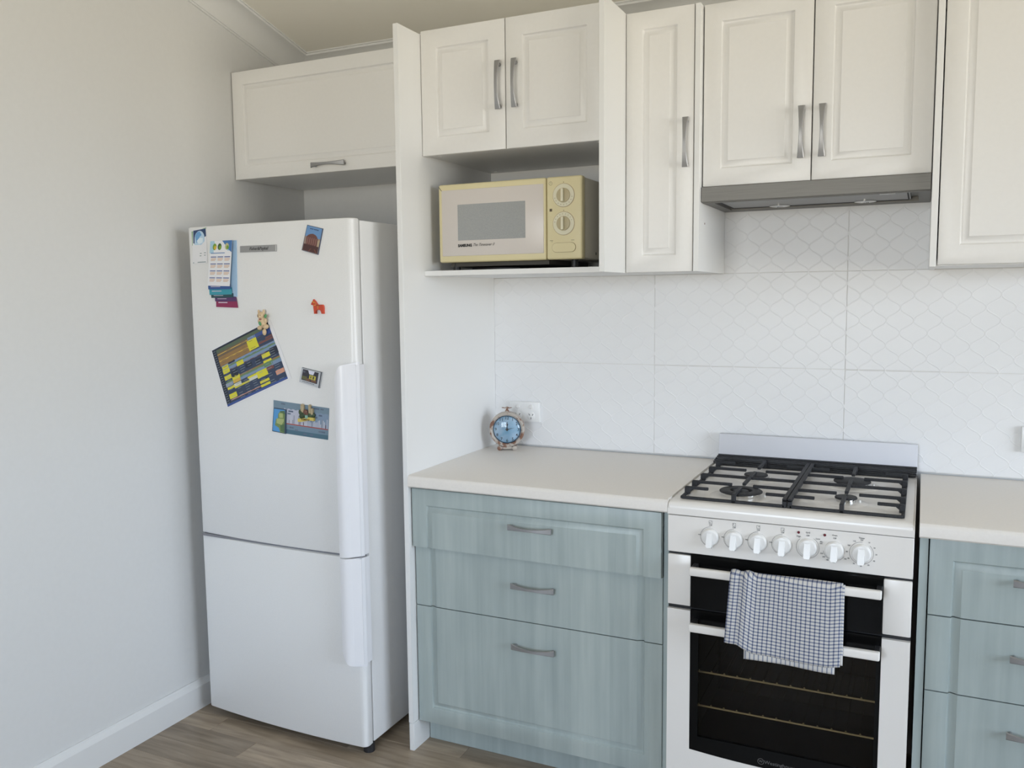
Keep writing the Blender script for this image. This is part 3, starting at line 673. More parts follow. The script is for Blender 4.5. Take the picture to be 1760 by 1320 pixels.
# trivets
ZT = 0.9105; ZD = 0.8865; FW = 0.0042
def trivet(xo, xi, cx):       # xo = outer rail, xi = inner (middle) rail, cx = burner line
    b = MB(); lo, hi = min(xo, xi), max(xo, xi); sg = 1 if xi > xo else -1
    def bar(x0, x1, y0, y1, z0, z1, bev=0.0012): b.box(min(x0, x1), max(x0, x1), min(y0, y1), max(y0, y1), z0, z1, bev, 1)
    yf_, yr = -0.572, -0.072
    bar(xo - 0.004, xo + 0.004, yf_, yr, ZD, ZD + 0.0075)
    bar(lo, hi, yf_ - 0.004, yf_ + 0.004, ZD, ZD + 0.0075)
    bar(lo, hi, yr - 0.004, yr + 0.004, ZD, ZD + 0.0075)
    bar(xi - 0.0055, xi + 0.0055, yf_ - 0.004, yr + 0.010, ZT - 0.009, ZT)
    bar(xi - 0.0055, xi + 0.0055, yf_ - 0.004, yf_ + 0.009, ZD, ZT - 0.002); bar(xi - 0.0055, xi + 0.0055, yr - 0.006, yr + 0.006, ZD, ZT - 0.002)
    dl = abs(cx - xo)
    for yy, lo_, li_ in ((-0.522, 0.060, 0.055), (-0.440, 0.108, 0.102), (-0.334, None, None), (-0.226, 0.108, 0.102), (-0.128, 0.056, 0.055)):
        if lo_ is None: bar(xo, xi, yy - FW, yy + FW, ZT - 0.008, ZT)
        else:
            bar(xo - sg * 0.003, xo + sg * lo_, yy - FW, yy + FW, ZT - 0.008, ZT); bar(xi, xi - sg * li_, yy - FW, yy + FW, ZT - 0.008, ZT)
        bar(xo - sg * 0.004, xo + sg * 0.010, yy - FW - 0.001, yy + FW + 0.001, ZD + 0.002, ZT - 0.002)
        v = [(xo + sg * 0.008, ZT - 0.016), (xo + sg * 0.008, ZT - 0.006), (xo + sg * 0.020, ZT - 0.006)]
        b.prism(v, lambda a, c, tt: (a, tt, c), yy - FW * 0.9, yy + FW * 0.9)
    bar(cx - 0.0048, cx + 0.0048, yf_ - 0.003, -0.478, ZT - 0.008, ZT); bar(cx - 0.0055, cx + 0.0055, yf_ - 0.004, yf_ + 0.008, ZD, ZT - 0.001)
    bar(cx - 0.0048, cx + 0.0048, -0.425, -0.25, ZT - 0.008, ZT)
    bar(cx - 0.0048, cx + 0.0048, -0.182, yr + 0.004, ZT - 0.008, ZT); bar(cx - 0.0055, cx + 0.0055, yr - 0.008, yr + 0.004, ZD, ZT - 0.001)
    return b
for a in ((0.116, 0.3825, 0.2535), (0.660, 0.3950, 0.520)): trivet(*a).done('trivet', M_iron, st)

# ------------------------------------------------------------------ tea towel
M_towel = mat('check_cotton', (0.6, 0.6, 0.6), 0.9)
def towel_nodes():
    n, l, b = nodes(M_towel)
    uv = n.new('ShaderNodeUVMap'); s = n.new('ShaderNodeSeparateXYZ'); l.new(uv.outputs[0], s.inputs[0])
    def stripe(sock, f, w):
        m1 = n.new('ShaderNodeMath'); m1.operation = 'MULTIPLY'; m1.inputs[1].default_value = f; l.new(sock, m1.inputs[0])
        m2 = n.new('ShaderNodeMath'); m2.operation = 'FRACT'; l.new(m1.outputs[0], m2.inputs[0])
        m3 = n.new('ShaderNodeMath'); m3.operation = 'LESS_THAN'; m3.inputs[1].default_value = w; l.new(m2.outputs[0], m3.inputs[0]); return m3.outputs[0]
    a = stripe(s.outputs['X'], 92, 0.27); c = stripe(s.outputs['Y'], 116, 0.36)
    gt = n.new('ShaderNodeMath'); gt.operation = 'GREATER_THAN'; gt.inputs[1].default_value = 0.021; l.new(s.outputs['Y'], gt.inputs[0])
    cm = n.new('ShaderNodeMath'); cm.operation = 'MULTIPLY'; l.new(c, cm.inputs[0]); l.new(gt.outputs[0], cm.inputs[1])
    ad = n.new('ShaderNodeMath'); ad.operation = 'ADD'; l.new(a, ad.inputs[0]); l.new(cm.outputs[0], ad.inputs[1])
    rp = n.new('ShaderNodeValToRGB'); l.new(ad.outputs[0], rp.inputs[0])
    hf = n.new('ShaderNodeMath'); hf.operation = 'MULTIPLY'; hf.inputs[1].default_value = 0.5; l.new(ad.outputs[0], hf.inputs[0]); l.new(hf.outputs[0], rp.inputs[0])
    ee = rp.color_ramp.elements; ee[0].color = (0.64, 0.62, 0.59, 1); ee[1].color = (0.06, 0.07, 0.14, 1); k = ee.new(0.5); k.color = (0.235, 0.26, 0.335, 1)
    l.new(rp.outputs[0], b.inputs['Base Color']); b.inputs['Specular IOR Level'].default_value = 0.1
    ns = n.new('ShaderNodeTexNoise'); ns.inputs['Scale'].default_value = 900; bp = n.new('ShaderNodeBump'); bp.inputs['Strength'].default_value = 0.3; bp.inputs['Distance'].default_value = 0.0006
    l.new(ns.outputs[0], bp.inputs['Height']); l.new(bp.outputs[0], b.inputs['Normal'])
towel_nodes()
def towel():
    bm = bmesh.new(); uvl = bm.loops.layers.uv.new('UVMap')
    HZ = 0.7165
    def sheet(xa, xb, zb, y_of, nx=36, nz=34, top_wrap=True, back=False, u0=0.0, vb=0.0, slant=0.0):
        grid = []
        # the profile runs from the hem up the front, over the rail and a little way down behind
        path = []
        for i in range(nz + 1):
            tt = i / nz; path.append(('f', tt))
        for i in range(1, 6): path.append(('w', i / 5))
        if back:
            for i in range(1, 9): path.append(('b', i / 8))
        for k in range(nx + 1):
            s = k / nx; colv = []
            for kind, tt in path:
                x_top = xa + (xb - xa) * s
                z_hem = zb(s) if callable(zb) else zb
                if kind == 'f':
                    z = z_hem + (HZ + 0.006 - z_hem) * tt; x = x_top + slant * (1 - tt) * (1 - s)
                    y = y_of(s, tt); ln = z - z_hem
                elif kind == 'w':
                    an = PI * tt; yf = y_of(s, 1.0); yc = -0.659; r = abs(yf - yc)
                    y = yc - r * math.cos(an); z = HZ + 0.006 + (r + 0.0) * 0.62 * math.sin(an); x = x_top; ln = HZ + 0.006 - z_hem + 0.02 * tt
                else:
                    y = -0.659 + abs(y_of(s, 1.0) + 0.659) + 0.001; z = HZ + 0.006 - 0.11 * tt; x = x_top; ln = HZ + 0.006 - z_hem + 0.02 + 0.11 * tt
                colv.append((bm.verts.new((x, y, z)), (u0 + (xb - xa) * s, vb + ln)))
            grid.append(colv)
        for k in range(nx):
            for i in range(len(path) - 1):
                q = (grid[k][i], grid[k + 1][i], grid[k + 1][i + 1], grid[k][i + 1])
                f = bm.faces.new([a[0] for a in q]); f.smooth = True
                for lp, a in zip(f.loops, q): lp[uvl].uv = a[1]
    def fold(s, tt):      # two soft pleats close to the left edge, faint waves elsewhere
        p = 0.0035 * math.exp(-((s - 0.035) / 0.035) ** 2) + 0.006 * math.exp(-((s - 0.16) / 0.035) ** 2) - 0.002 * math.exp(-((s - 0.10) / 0.02) ** 2)
        w = 0.0012 * math.sin(7 * s + 1.5 + tt) + 0.0010 * math.sin(3.5 * PI * s) * (1 - tt)
        return p * (0.5 + 0.5 * tt) + w
    sheet(0.268, 0.534, lambda s: 0.549 - 0.016 * min(1, max(0, (s - 0.12) / 0.12)) - 0.004 * math.sin(PI * s) + (0.006 * (s - 0.9) / 0.1 if s > 0.9 else 0) - 0.012 * (s > 0.4) * (s - 0.4),
          lambda s, tt: -0.6760 - fold(s, tt) - 0.004 * (1 - tt), u0=0.0, vb=0.022, slant=-0.012, back=True)
    sheet(0.305, 0.522, lambda s: 0.512 + 0.002 * math.sin(5 * s), lambda s, tt: -0.6730 - 0.0012 * math.sin(9 * s) - 0.004 * (1 - tt), nx=20, u0=0.03, vb=0.0)
    sheet(0.43, 0.5395, lambda s: 0.530 + 0.004 * s, lambda s, tt: -0.6712 - 0.001 * math.sin(6 * s) - 0.003 * (1 - tt), nx=14, u0=0.4, vb=0.0)
    base = Vector((0.40, -0.66, 0.72))
    for v in bm.verts: v.co -= base
    me = bpy.data.meshes.new('tea_towel'); bm.to_mesh(me); bm.free(); me.materials.append(M_towel)
    o = bpy.data.objects.new('tea_towel', me); COL.objects.link(o); o.location = base
    m = o.modifiers.new('thick', 'SOLIDIFY'); m.thickness = 0.0012; m.offset = 0
    return o
tag(towel(), 'blue and white checked tea towel hung over the oven handles', 'tea towel')

# ------------------------------------------------------------------ refrigerator
FX0, FX1 = -1.503, -0.838
def door_y(x):
    s = (x - FX0) / (FX1 - FX0)
    return -0.690 - 0.018 * s - 0.014 * (1 - (2 * s - 1) ** 2)
def pix(u, v):
    d = ((u - 880) / FPX) * CR + ((660 - v) / FPX) * CU + fw; y = -0.71
    for _ in range(15):
        p = CAMP + d * ((y - CAMP.y) / d.y); y = door_y(p.x)
    return p
fr = thing('refrigerator', 'white upright two-door refrigerator with magnets and papers on its front', 'refrigerator', (-1.17, -0.36, 0))
MB().box(FX0 + 0.002, FX1, -0.667, -0.045, 0.035, 1.664, 0.004, 2).done('body', M_fridge, fr)
MB().box(FX0 + 0.012, FX1 - 0.010, -0.674, -0.6665, 0.05, 1.650).done('gasket', M_gasket, fr, smooth=False)
b = MB()
for fx, fy in ((FX0 + 0.06, -0.60), (FX1 - 0.022, -0.664), (FX0 + 0.06, -0.1), (FX1 - 0.03, -0.1)):
    MB().cyl((fx, fy, 0), (fx, fy, 0.036), 0.018, 14).done('foot', M_black, fr)
MB().box(FX0 + 0.03, FX1 - 0.045, -0.655, -0.60, 0.018, 0.036).done('front_rail', M_black, fr, smooth=False)
def fridge_door(z0, z1):
    pts = [(FX0 + 0.002, -0.673), (FX0, -0.676)]
    rl = 0.008
    pts += [(FX0 + rl - rl * math.cos(a), door_y(FX0 + rl) + rl - rl * math.sin(a)) for a in (0, PI / 6, PI / 3)]
    n = 28; xs = [FX0 + rl + (FX1 - 0.020 - FX0 - rl) * i / n for i in range(n + 1)]
    pts += [(x, door_y(x)) for x in xs]
    rr = 0.018; yc = door_y(FX1 - rr) + rr
    pts += [(FX1 - rr + rr * math.sin(a), yc - rr * math.cos(a)) for a in (PI / 10, PI / 5, 0.3 * PI, 0.4 * PI, PI / 2)]
    pts += [(FX1 - 0.001, -0.674)]
    N = len(pts); vs, ps = [], []; cx, cy = -1.17, -0.68
    for ins, z in ((0.004, z0), (0.0012, z0 + 0.0015), (0, z0 + 0.004), (0, z1 - 0.004), (0.0012, z1 - 0.0015), (0.004, z1)):
        for x, y in pts: vs.append((x + (cx - x) / 0.33 * ins, y + (ins if y < -0.68 else 0), z))
    for k in range(5):
        for i in range(N): ps.append((k * N + i, k * N + (i + 1) % N, (k + 1) * N + (i + 1) % N, (k + 1) * N + i))
    ps += [tuple(range(N - 1, -1, -1)), tuple(range(5 * N, 6 * N))]
    b = MB(); b.faces(vs, ps); return b
ud = fridge_door(0.6475, 1.669).done('upper_door', M_fridge, fr, ang=30)
ld = fridge_door(0.031, 0.6395).done('lower_door', M_fridge, fr, ang=30)
MB().box(FX0 + 0.01, FX1 - 0.012, -0.70, -0.673, 0.6398, 0.6472).done('door_gap', M_gasket, fr, smooth=False)
def fridge_handle(z0, z1, top):
    # curved grip plate, outer end rounded; section runs from the open left lip to the door corner
    sec = []
    xl, xr = -0.893, -0.829
    for i in range(11):
        s = i / 10; x = xl + (xr - xl) * s; y = -0.743 - 0.006 * math.sin(PI * min(1, s * 1.3)) + 0.036 * s ** 2.2
        sec.append((x, y))
    th = 0.006; vs, ps = [], []; nz = 18; n = len(sec)
    for k in range(nz + 1):
        for i, (x, y) in enumerate(sec):
            s = i / (n - 1)
            cut = 0.0     # rounded corner at the free end
            c = 0.036 * max(0, 1 - s / 0.40) ** 2 + 0.016 * (1 - s)
            za, zb = (z0, z1 - c) if top else (z0 + c, z1)
            vs.append((x, y, za + (zb - za) * k / nz))
    m = len(vs)
    for k in range(nz + 1):
        for i, (x, y) in enumerate(sec): v = vs[k * n + i]; vs.append((v[0] - 0.0, min(v[1] + th, v[1] + th), v[2]))
    for k in range(nz):
        for i in range(n - 1):
            a = k * n + i; ps.append((a, a + 1, a + n + 1, a + n)); ps.append((m + a, m + a + n, m + a + n + 1, m + a + 1))
        a = k * n; ps.append((a, a + n, m + a + n, m + a)); a = k * n + n - 1; ps.append((a, m + a, m + a + n, a + n))
    for i in range(n - 1):
        ps.append((i, m + i, m + i + 1, i + 1)); a = nz * n + i; ps.append((a, a + 1, m + a + 1, m + a))
    b = MB(); b.faces(vs, ps)
    zc0, zc1 = (z0 + 0.002, z1 - 0.009) if top else (z0 + 0.009, z1 - 0.002)
    b.prism([(-0.838, -0.722), (-0.8305, -0.712), (-0.8305, -0.676), (-0.8375, -0.676)], lambda a, c, tt: (a, c, tt), zc0, zc1)
    b.prism([(-0.858, -0.7375), (-0.832, -0.718), (-0.838, -0.69), (-0.858, -0.70)], lambda a, c, tt: (a, c, tt), zc0, zc1)
    return b
fridge_handle(0.650, 1.244, True).done('handle', M_fhandle, ud, ang=45)
fridge_handle(0.300, 0.6455, False).done('handle', M_fhandle, ld, ang=45)

# curved-sheet helpers for what is stuck on the door
def dpt(x, z, off): return (x, door_y(x) - off, z)
class Sheet:
    def __init__(s, corners_px, off=0.0006, th=0.0006):
        s.c = [pix(*p) for p in corners_px]; s.off = off; s.th = th
    def xz(s, a, t):      # a along the top edge, t downwards
        tl, tr, br, bl = s.c
        x = (tl.x * (1 - a) + tr.x * a) * (1 - t) + (bl.x * (1 - a) + br.x * a) * t
        z = (tl.z * (1 - a) + tr.z * a) * (1 - t) + (bl.z * (1 - a) + br.z * a) * t
        return x, z
    def pt(s, a, t, k=0.0):
        x, z = s.xz(a, t); return Vector(dpt(x, z, s.off + s.th + k))
    def base(s): 
        p = Vector(s.pt(0.5, 1)); return p
    def slab(s, b, mi=0, n=6, a0=0, a1=1, t0=0, t1=1, k=0.0, th=None):
        th = s.th if th is None else th; vs, ps = [], []
        for q in range(n + 1):
            for t in (t0, t1):
                for d in (k, k - th): vs.append(s.pt(a0 + (a1 - a0) * q / n, t, d))
        for q in range(n):
            o = 4 * q; p = o + 4
            ps += [(o, o + 2, p + 2, p), (o + 1, p + 1, p + 3, o + 3), (o, p, p + 1, o + 1), (o + 2, o + 3, p + 3, p + 2)]
        ps += [(0, 1, 3, 2), (4 * n, 4 * n + 2, 4 * n + 3, 4 * n + 1)]
        b.faces(vs, ps, mi); return s
    def rect(s, b, a0, a1, t0, t1, mi, k=0.00012, n=2):
        w_ = abs(s.xz(a1, t0)[0] - s.xz(a0, t0)[0]); n = max(1, math.ceil(w_ / 0.018)); k = k + 0.0001; vs = []
        for q in range(n + 1):
            a = a0 + (a1 - a0) * q / n; vs += [s.pt(a, t0, k), s.pt(a, t1, k)]
        b.faces(vs, [(2 * q, 2 * q + 1, 2 * q + 3, 2 * q + 2) for q in range(n)], mi)
    def poly(s, b, pts, mi, k=0.00018): b.faces([s.pt(a, t, k) for a, t in pts], [tuple(range(len(pts)))], mi)
    def txt(s, b, st_, size, a, t, mi=0, k=0.0003, **kw):
        o = s.pt(a, t, k); ux = (s.pt(a + 0.05, t, k) - s.pt(a - 0.05, t, k)).normalized(); uz = (s.pt(a, t - 0.05, k) - s.pt(a, t + 0.05, k)).normalized()
        b.text(st_, size, o, ux, uz, mi=mi, **kw)
C = lambda r, g, b_, nm=None: flat('print_%d_%d_%d' % (r, g, b_), tuple(((c / 255) / 12.92 if c < 10 else ((c / 255 + 0.055) / 1.055) ** 2.4) for c in (r, g, b_)))

# badge
S = Sheet([(413.5, 423), (476, 420.5), (476, 432), (413.5, 434)], 0.0, 0.0025)
b = MB(); S.slab(b); bd = b.done('badge', M_badge, ud, smooth=False)
b = MB(); S.txt(b, 'Fisher&Paykel', 0.0135, 0.52, 0.50, shear=0.25, bold=0.0002); b.done('lettering', M_ink, bd, smooth=False)
b = MB(); S.rect(b, 0.975, 1.0, 0.06, 0.94, 0); b.done('badge_end', M_chrome, bd, smooth=False)

# wave card
S = Sheet([(332, 395), (355, 392.5), (357, 452), (331, 453.5)]); t = thing('wave_card', 'white fridge card with a dark blue corner and pale blue wave', 'card', S.base())
g = Sheet([(329.5, 398), (354.5, 391), (355.5, 420), (330.5, 422)], 0.0001, 0.0004); b = MB(); g.slab(b); b.done('backing_card', C(128, 172, 126), t, smooth=False)
b = MB(); S.slab(b); S.poly(b, [(0.03, 0.03), (0.95, 0.0), (0.97, 0.22), (0.62, 0.30), (0.20, 0.42), (0.05, 0.40)], 1)
wv = [(0.5 + 0.36 * math.cos(math.radians(a)), 0.27 - 0.22 * math.sin(math.radians(a))) for a in range(-10, 200, 15)]
S.poly(b, wv + [(0.14, 0.45), (0.62, 0.46), (0.86, 0.36)], 2, 0.0003)
S.poly(b, [(0.18, 0.2), (0.32, 0.08), (0.52, 0.07), (0.66, 0.18), (0.52, 0.22), (0.42, 0.34), (0.28, 0.40)], 3, 0.0004)
S.poly(b, [(0.3, 0.34), (0.5, 0.25), (0.75, 0.27), (0.72, 0.40), (0.45, 0.44)], 4, 0.00045)
for a0, a1, tt in ((0.52, 0.64, 0.70), (0.80, 0.92, 0.69), (0.5, 0.62, 0.77), (0.8, 0.9, 0.76), (0.05, 0.13, 0.965), (0.36, 0.9, 0.955)): S.rect(b, a0, a1, tt, tt + 0.02, 5)
b.done('sheet', [M_paper, C(42, 68, 108), C(186, 212, 232), C(110, 162, 210), C(222, 236, 244), C(120, 140, 140)], t, smooth=False)

# flip calendar
S = Sheet([(366, 415), (403.5, 413), (399, 492), (361, 491)], 0.0105, 0.0006)
t = thing('fridge_calendar', 'calendar sheet with coloured tabs hanging on the refrigerator door', 'calendar', S.base())
B1 = Sheet([(368, 415), (407, 413), (408, 510), (364, 506)], 0.0, 0.004); b = MB(); B1.slab(b); b.done('booklet', C(156, 186, 214), t, smooth=False)
for cs, c_, off in (([(372, 512), (407, 511), (410, 529), (372.5, 527.5)], (140, 40, 84), 0.002), ([(370.5, 509), (406, 508.5), (408.5, 518), (371, 518)], (84, 52, 100), 0.0028), ([(364.5, 504), (403, 504), (403, 511), (365.5, 512)], (38, 76, 84), 0.005), ([(362, 494), (401, 494), (401, 506), (363, 507)], (54, 150, 168), 0.0065), ([(361, 488), (399, 488), (400, 497), (361.5, 497.5)], (52, 88, 148), 0.0085)):
    q = Sheet(cs, off, 0.0005); b = MB(); q.slab(b); q.rect(b, 0.12, 0.55, 0.45, 0.56, 1); b.done('tab', [C(*c_), C(200, 190, 205)], t, smooth=False)
b = MB(); S.slab(b)
S.poly(b, [(0, 0), (1, 0), (1, 0.215), (0.0, 0.27)], 1); S.poly(b, [(0.55, 0), (1, 0), (1, 0.26), (0.86, 0.2)], 2, 0.00025)
for cx, cc, c2 in ((0.22, 3, 4), (0.45, 5, 3), (0.78, 6, 3)):
    S.poly(b, [(cx + 0.09 * math.cos(k * PI / 6), 0.13 + 0.075 * math.sin(k * PI / 6)) for k in range(12)], cc, 0.0003)
    S.poly(b, [(cx + 0.03 + 0.055 * math.cos(k * PI / 5), 0.15 + 0.045 * math.sin(k * PI / 5)) for k in range(10)], c2, 0.0004)
S.rect(b, 0.06, 0.70, 0.262, 0.278, 2, 0.0003)
for r in range(4):
    for c_ in range(3):
        a0 = 0.07 + c_ * 0.31; t0 = 0.345 + r * 0.155
        S.rect(b, a0, a0 + 0.26, t0, t0 + 0.022, 7)
        for k in range(3): S.rect(b, a0 + 0.01, a0 + 0.25 - 0.04 * (k == 2), t0 + 0.038 + k * 0.022, t0 + 0.050 + k * 0.022, 8)
b.done('sheet', [M_paper, C(170, 204, 222), C(70, 118, 176), C(120, 160, 50), C(220, 180, 60), C(60, 92, 50), C(190, 186, 140), C(104, 112, 160), C(214, 178, 146)], t, smooth=False)

# picture magnet with round building
S = Sheet([(529, 386.5), (556, 393), (547.5, 438), (519.5, 430)], 0.0, 0.003); t = thing('picture_magnet', 'tilted picture magnet of a brown domed round building under blue sky', 'magnet', S.base(), 'picture magnets')
b = MB(); S.slab(b)
S.poly(b, [(0.03, 0.02), (0.97, 0.02), (0.97, 0.42), (0.03, 0.42)], 1); S.poly(b, [(0.03, 0.42), (0.97, 0.42), (0.97, 0.98), (0.03, 0.98)], 2)
S.poly(b, [(0.16, 0.72), (0.12, 0.44), (0.2, 0.36), (0.32, 0.31), (0.47, 0.28), (0.62, 0.30), (0.74, 0.35), (0.82, 0.44), (0.84, 0.72)], 3, 0.0003)
for k in range(5): S.rect(b, 0.2 + 0.125 * k, 0.255 + 0.125 * k, 0.44, 0.70, 4, 0.0004)
S.rect(b, 0.05, 0.95, 0.72, 0.97, 5, 0.0004); S.poly(b, [(0.4, 0.97), (0.5, 0.85), (0.75, 0.84), (0.9, 0.97)], 6, 0.0005); S.poly(b, [(0.84, 0.5), (0.96, 0.44), (0.96, 0.7), (0.84, 0.72)], 7, 0.0004)
for k in range(7): S.rect(b, 0.24 + 0.075 * k + (0.03 if k > 2 else 0), 0.29 + 0.075 * k + (0.03 if k > 2 else 0), 0.09, 0.125, 8, 0.0004)
b.done('picture', [C(70, 80, 100), C(104, 144, 190), C(150, 130, 120), C(104, 66, 60), C(140, 100, 92), C(74, 44, 44), C(132, 76, 56), C(176, 158, 130), C(40, 50, 80)], t, smooth=False)

# red painted horse magnet
p = pix(548, 527); hx, hz = p.x, p.z; oy = door_y(hx)
t = thing('horse_magnet', 'small red wooden horse magnet with yellow harness', 'magnet', (hx, oy, hz - 0.022))
ol = [(-0.024, 0.006), (-0.0235, 0.010), (-0.018, 0.0135), (-0.0165, 0.0195), (-0.0150, 0.0225), (-0.0125, 0.0200), (-0.008, 0.0165), (-0.003, 0.0095), (0.002, 0.0045), (0.010, 0.0042), (0.0175, 0.0060), (0.0205, 0.0030), (0.0215, -0.004), (0.0212, -0.0215), (0.0135, -0.0215), (0.0125, -0.010), (0.006, -0.0082), (-0.002, -0.0085), (-0.0055, -0.0105), (-0.0062, -0.0215), (-0.0140, -0.0215), (-0.0145, -0.004), (-0.0135, 0.003), (-0.0165, 0.0065), (-0.020, 0.0048)]
b = MB().prism(ol, lambda a, c, tt: (hx + a, oy + tt, hz + c), 0.0005, -0.008)
bmesh.ops.bevel(b.bm, geom=[e for e in b.bm.edges if max(e.verts[0].co.y, e.verts[1].co.y) < oy - 0.007], offset=0.0015, segments=2, affect='EDGES')
hb = b.done('body', C(196, 70, 44), t)
b = MB(); ys = oy - 0.0083
for pts, mi in (([(-0.0145, 0.0035), (-0.004, 0.0068), (-0.003, 0.0052), (-0.0145, 0.0018)], 0), ([(0.0018, 0.0042), (0.0038, 0.0042), (0.0030, -0.0075), (0.0014, -0.0075)], 0), ([(-0.003, 0.0052), (0.010, 0.0038), (0.010, 0.0022), (-0.003, 0.0034)], 1), ([(-0.0165, 0.018), (-0.010, 0.012), (-0.0112, 0.0105), (-0.0170, 0.015)], 0), ([(-0.0095, 0.0155), (-0.004, 0.009), (-0.005, 0.0085), (-0.0105, 0.0145)], 0)):
    b.faces([(hx + a, ys, hz + c) for a, c in pts], [tuple(range(len(pts)))], mi)
b.done('harness', [C(214, 170, 60), C(70, 70, 40)], t, smooth=False)

# timetable sheet
PX = lambda x, y: (350 + x * 0.14395, 520 + y * 0.14395)
S = Sheet([PX(88, 572), PX(800, 205), PX(1052, 900), PX(283, 1262)], 0.0012, 0.0004)
t = thing('timetable_sheet', 'tilted paper timetable with yellow, navy and brown cells on the refrigerator', 'paper', S.base())
b = MB(); S.slab(b, n=24)
def st_(x, y):        # close-up pixel -> sheet coordinate
    tl, tr, br, bl = (88, 572), (800, 205), (1052, 900), (283, 1262)
    a, c = 0.5, 0.5
    for _ in range(12):
        fx = (tl[0] * (1 - a) + tr[0] * a) * (1 - c) + (bl[0] * (1 - a) + br[0] * a) * c - x
        fy = (tl[1] * (1 - a) + tr[1] * a) * (1 - c) + (bl[1] * (1 - a) + br[1] * a) * c - y
        ja = (tr[0] - tl[0]) * (1 - c) + (br[0] - bl[0]) * c; jb = (bl[0] - tl[0]) * (1 - a) + (br[0] - tr[0]) * a
        jc = (tr[1] - tl[1]) * (1 - c) + (br[1] - bl[1]) * c; jd = (bl[1] - tl[1]) * (1 - a) + (br[1] - tr[1]) * a
        D = ja * jd - jb * jc; a -= (fx * jd - fy * jb) / D; c -= (ja * fy - jc * fx) / D
    return a, c
PAL = [None, C(52, 66, 92), C(86, 104, 84), C(148, 116, 72), C(112, 96, 78), C(122, 146, 178), C(216, 208, 56), C(122, 76, 72), C(104, 136, 96), C(214, 154, 128), C(58, 84, 152), C(206, 208, 196), C(34, 42, 60), C(138, 150, 160), C(208, 172, 76), C(150, 160, 178)]
S.rect(b, 0.02, 0.955, 0.015, 0.985, 1, 0.0001, 6)
S.rect(b, 0.02, 0.085, 0.02, 0.985, 12, 0.00018)
S.rect(b, 0.085, 0.955, 0.02, 0.10, 2, 0.00018); S.rect(b, 0.085, 0.955, 0.02, 0.045, 12, 0.0002)
for k, (t0, t1, c_) in enumerate(((0.10, 0.125, 4), (0.125, 0.137, 14), (0.137, 0.175, 4), (0.175, 0.19, 3), (0.19, 0.235, 3), (0.235, 0.25, 14), (0.25, 0.33, 3))): S.rect(b, 0.085, 0.60, t0, t1, c_, 0.00018)
S.rect(b, 0.70, 0.955, 0.10, 0.19, 10, 0.00018); S.rect(b, 0.60, 0.72, 0.10, 0.16, 5, 0.00018)
S.rect(b, 0.70, 0.955, 0.22, 0.245, 7, 0.0002); S.rect(b, 0.66, 0.955, 0.255, 0.285, 7, 0.0002)
for t0, t1, a0, a1, c_ in ((0.33, 0.365, 0.10, 0.955, 5), (0.365, 0.385, 0.10, 0.955, 8), (0.385, 0.43, 0.10, 0.955, 5), (0.43, 0.442, 0.2, 0.8, 7), (0.585, 0.605, 0.3, 0.955, 3), (0.605, 0.635, 0.1, 0.955, 8), (0.635, 0.675, 0.1, 0.955, 5), (0.905, 0.915, 0.1, 0.62, 9), (0.95, 0.98, 0.02, 0.955, 10)): S.rect(b, a0, a1, t0, t1, c_, 0.0002)
def cell(x, y, w, h, c_): 
    a, c = st_(x, y); S.rect(b, a - w / 2, a + w / 2, c - h / 2, c + h / 2, c_, 0.0003)
for q in ((600, 480, 0.15, 0.13, 6), (620, 530, 0.15, 0.05, 6), (698, 420, 0.12, 0.09, 1), (455, 715, 0.11, 0.07, 6), (272, 770, 0.10, 0.05, 6), (285, 815, 0.11, 0.07, 6), (305, 890, 0.11, 0.07, 6), (320, 975, 0.11, 0.06, 15), (345, 1010, 0.12, 0.04, 6), (760, 625, 0.12, 0.07, 6), (778, 690, 0.12, 0.035, 6), (788, 725, 0.13, 0.07, 8), (810, 775, 0.11, 0.05, 7), (720, 840, 0.16, 0.11, 6), (405, 885, 0.12, 0.06, 6), (415, 925, 0.12, 0.05, 14), (425, 968, 0.12, 0.05, 11), (480, 970, 0.24, 0.03, 6), (615, 895, 0.13, 0.05, 11), (600, 870, 0.14, 0.03, 6), (750, 928, 0.14, 0.04, 6), (762, 970, 0.14, 0.04, 6), (368, 1105, 0.12, 0.08, 6), (925, 818, 0.12, 0.07, 9), (850, 570, 0.11, 0.12, 12), (390, 840, 0.1, 0.1, 12), (880, 700, 0.14, 0.06, 5), (560, 740, 0.1, 0.06, 12), (680, 680, 0.09, 0.06, 12), (350, 705, 0.11, 0.03, 12)): cell(*q)
rnd = random.Random(3)
for r in range(24):
    for c_ in range(7):
        a0 = 0.11 + c_ * 0.12; t0 = 0.05 + r * 0.0385
        if rnd.random() < 0.8: S.rect(b, a0 + 0.015, a0 + 0.06 + rnd.random() * 0.035, t0, t0 + 0.006, 13 if r > 8 else 4, 0.0004, 1)
    S.rect(b, 0.035, 0.07, 0.05 + r * 0.0385, 0.056 + r * 0.0385, 13, 0.0004, 1)
PAL[0] = M_paper
b.done('sheet', PAL, t, smooth=False)

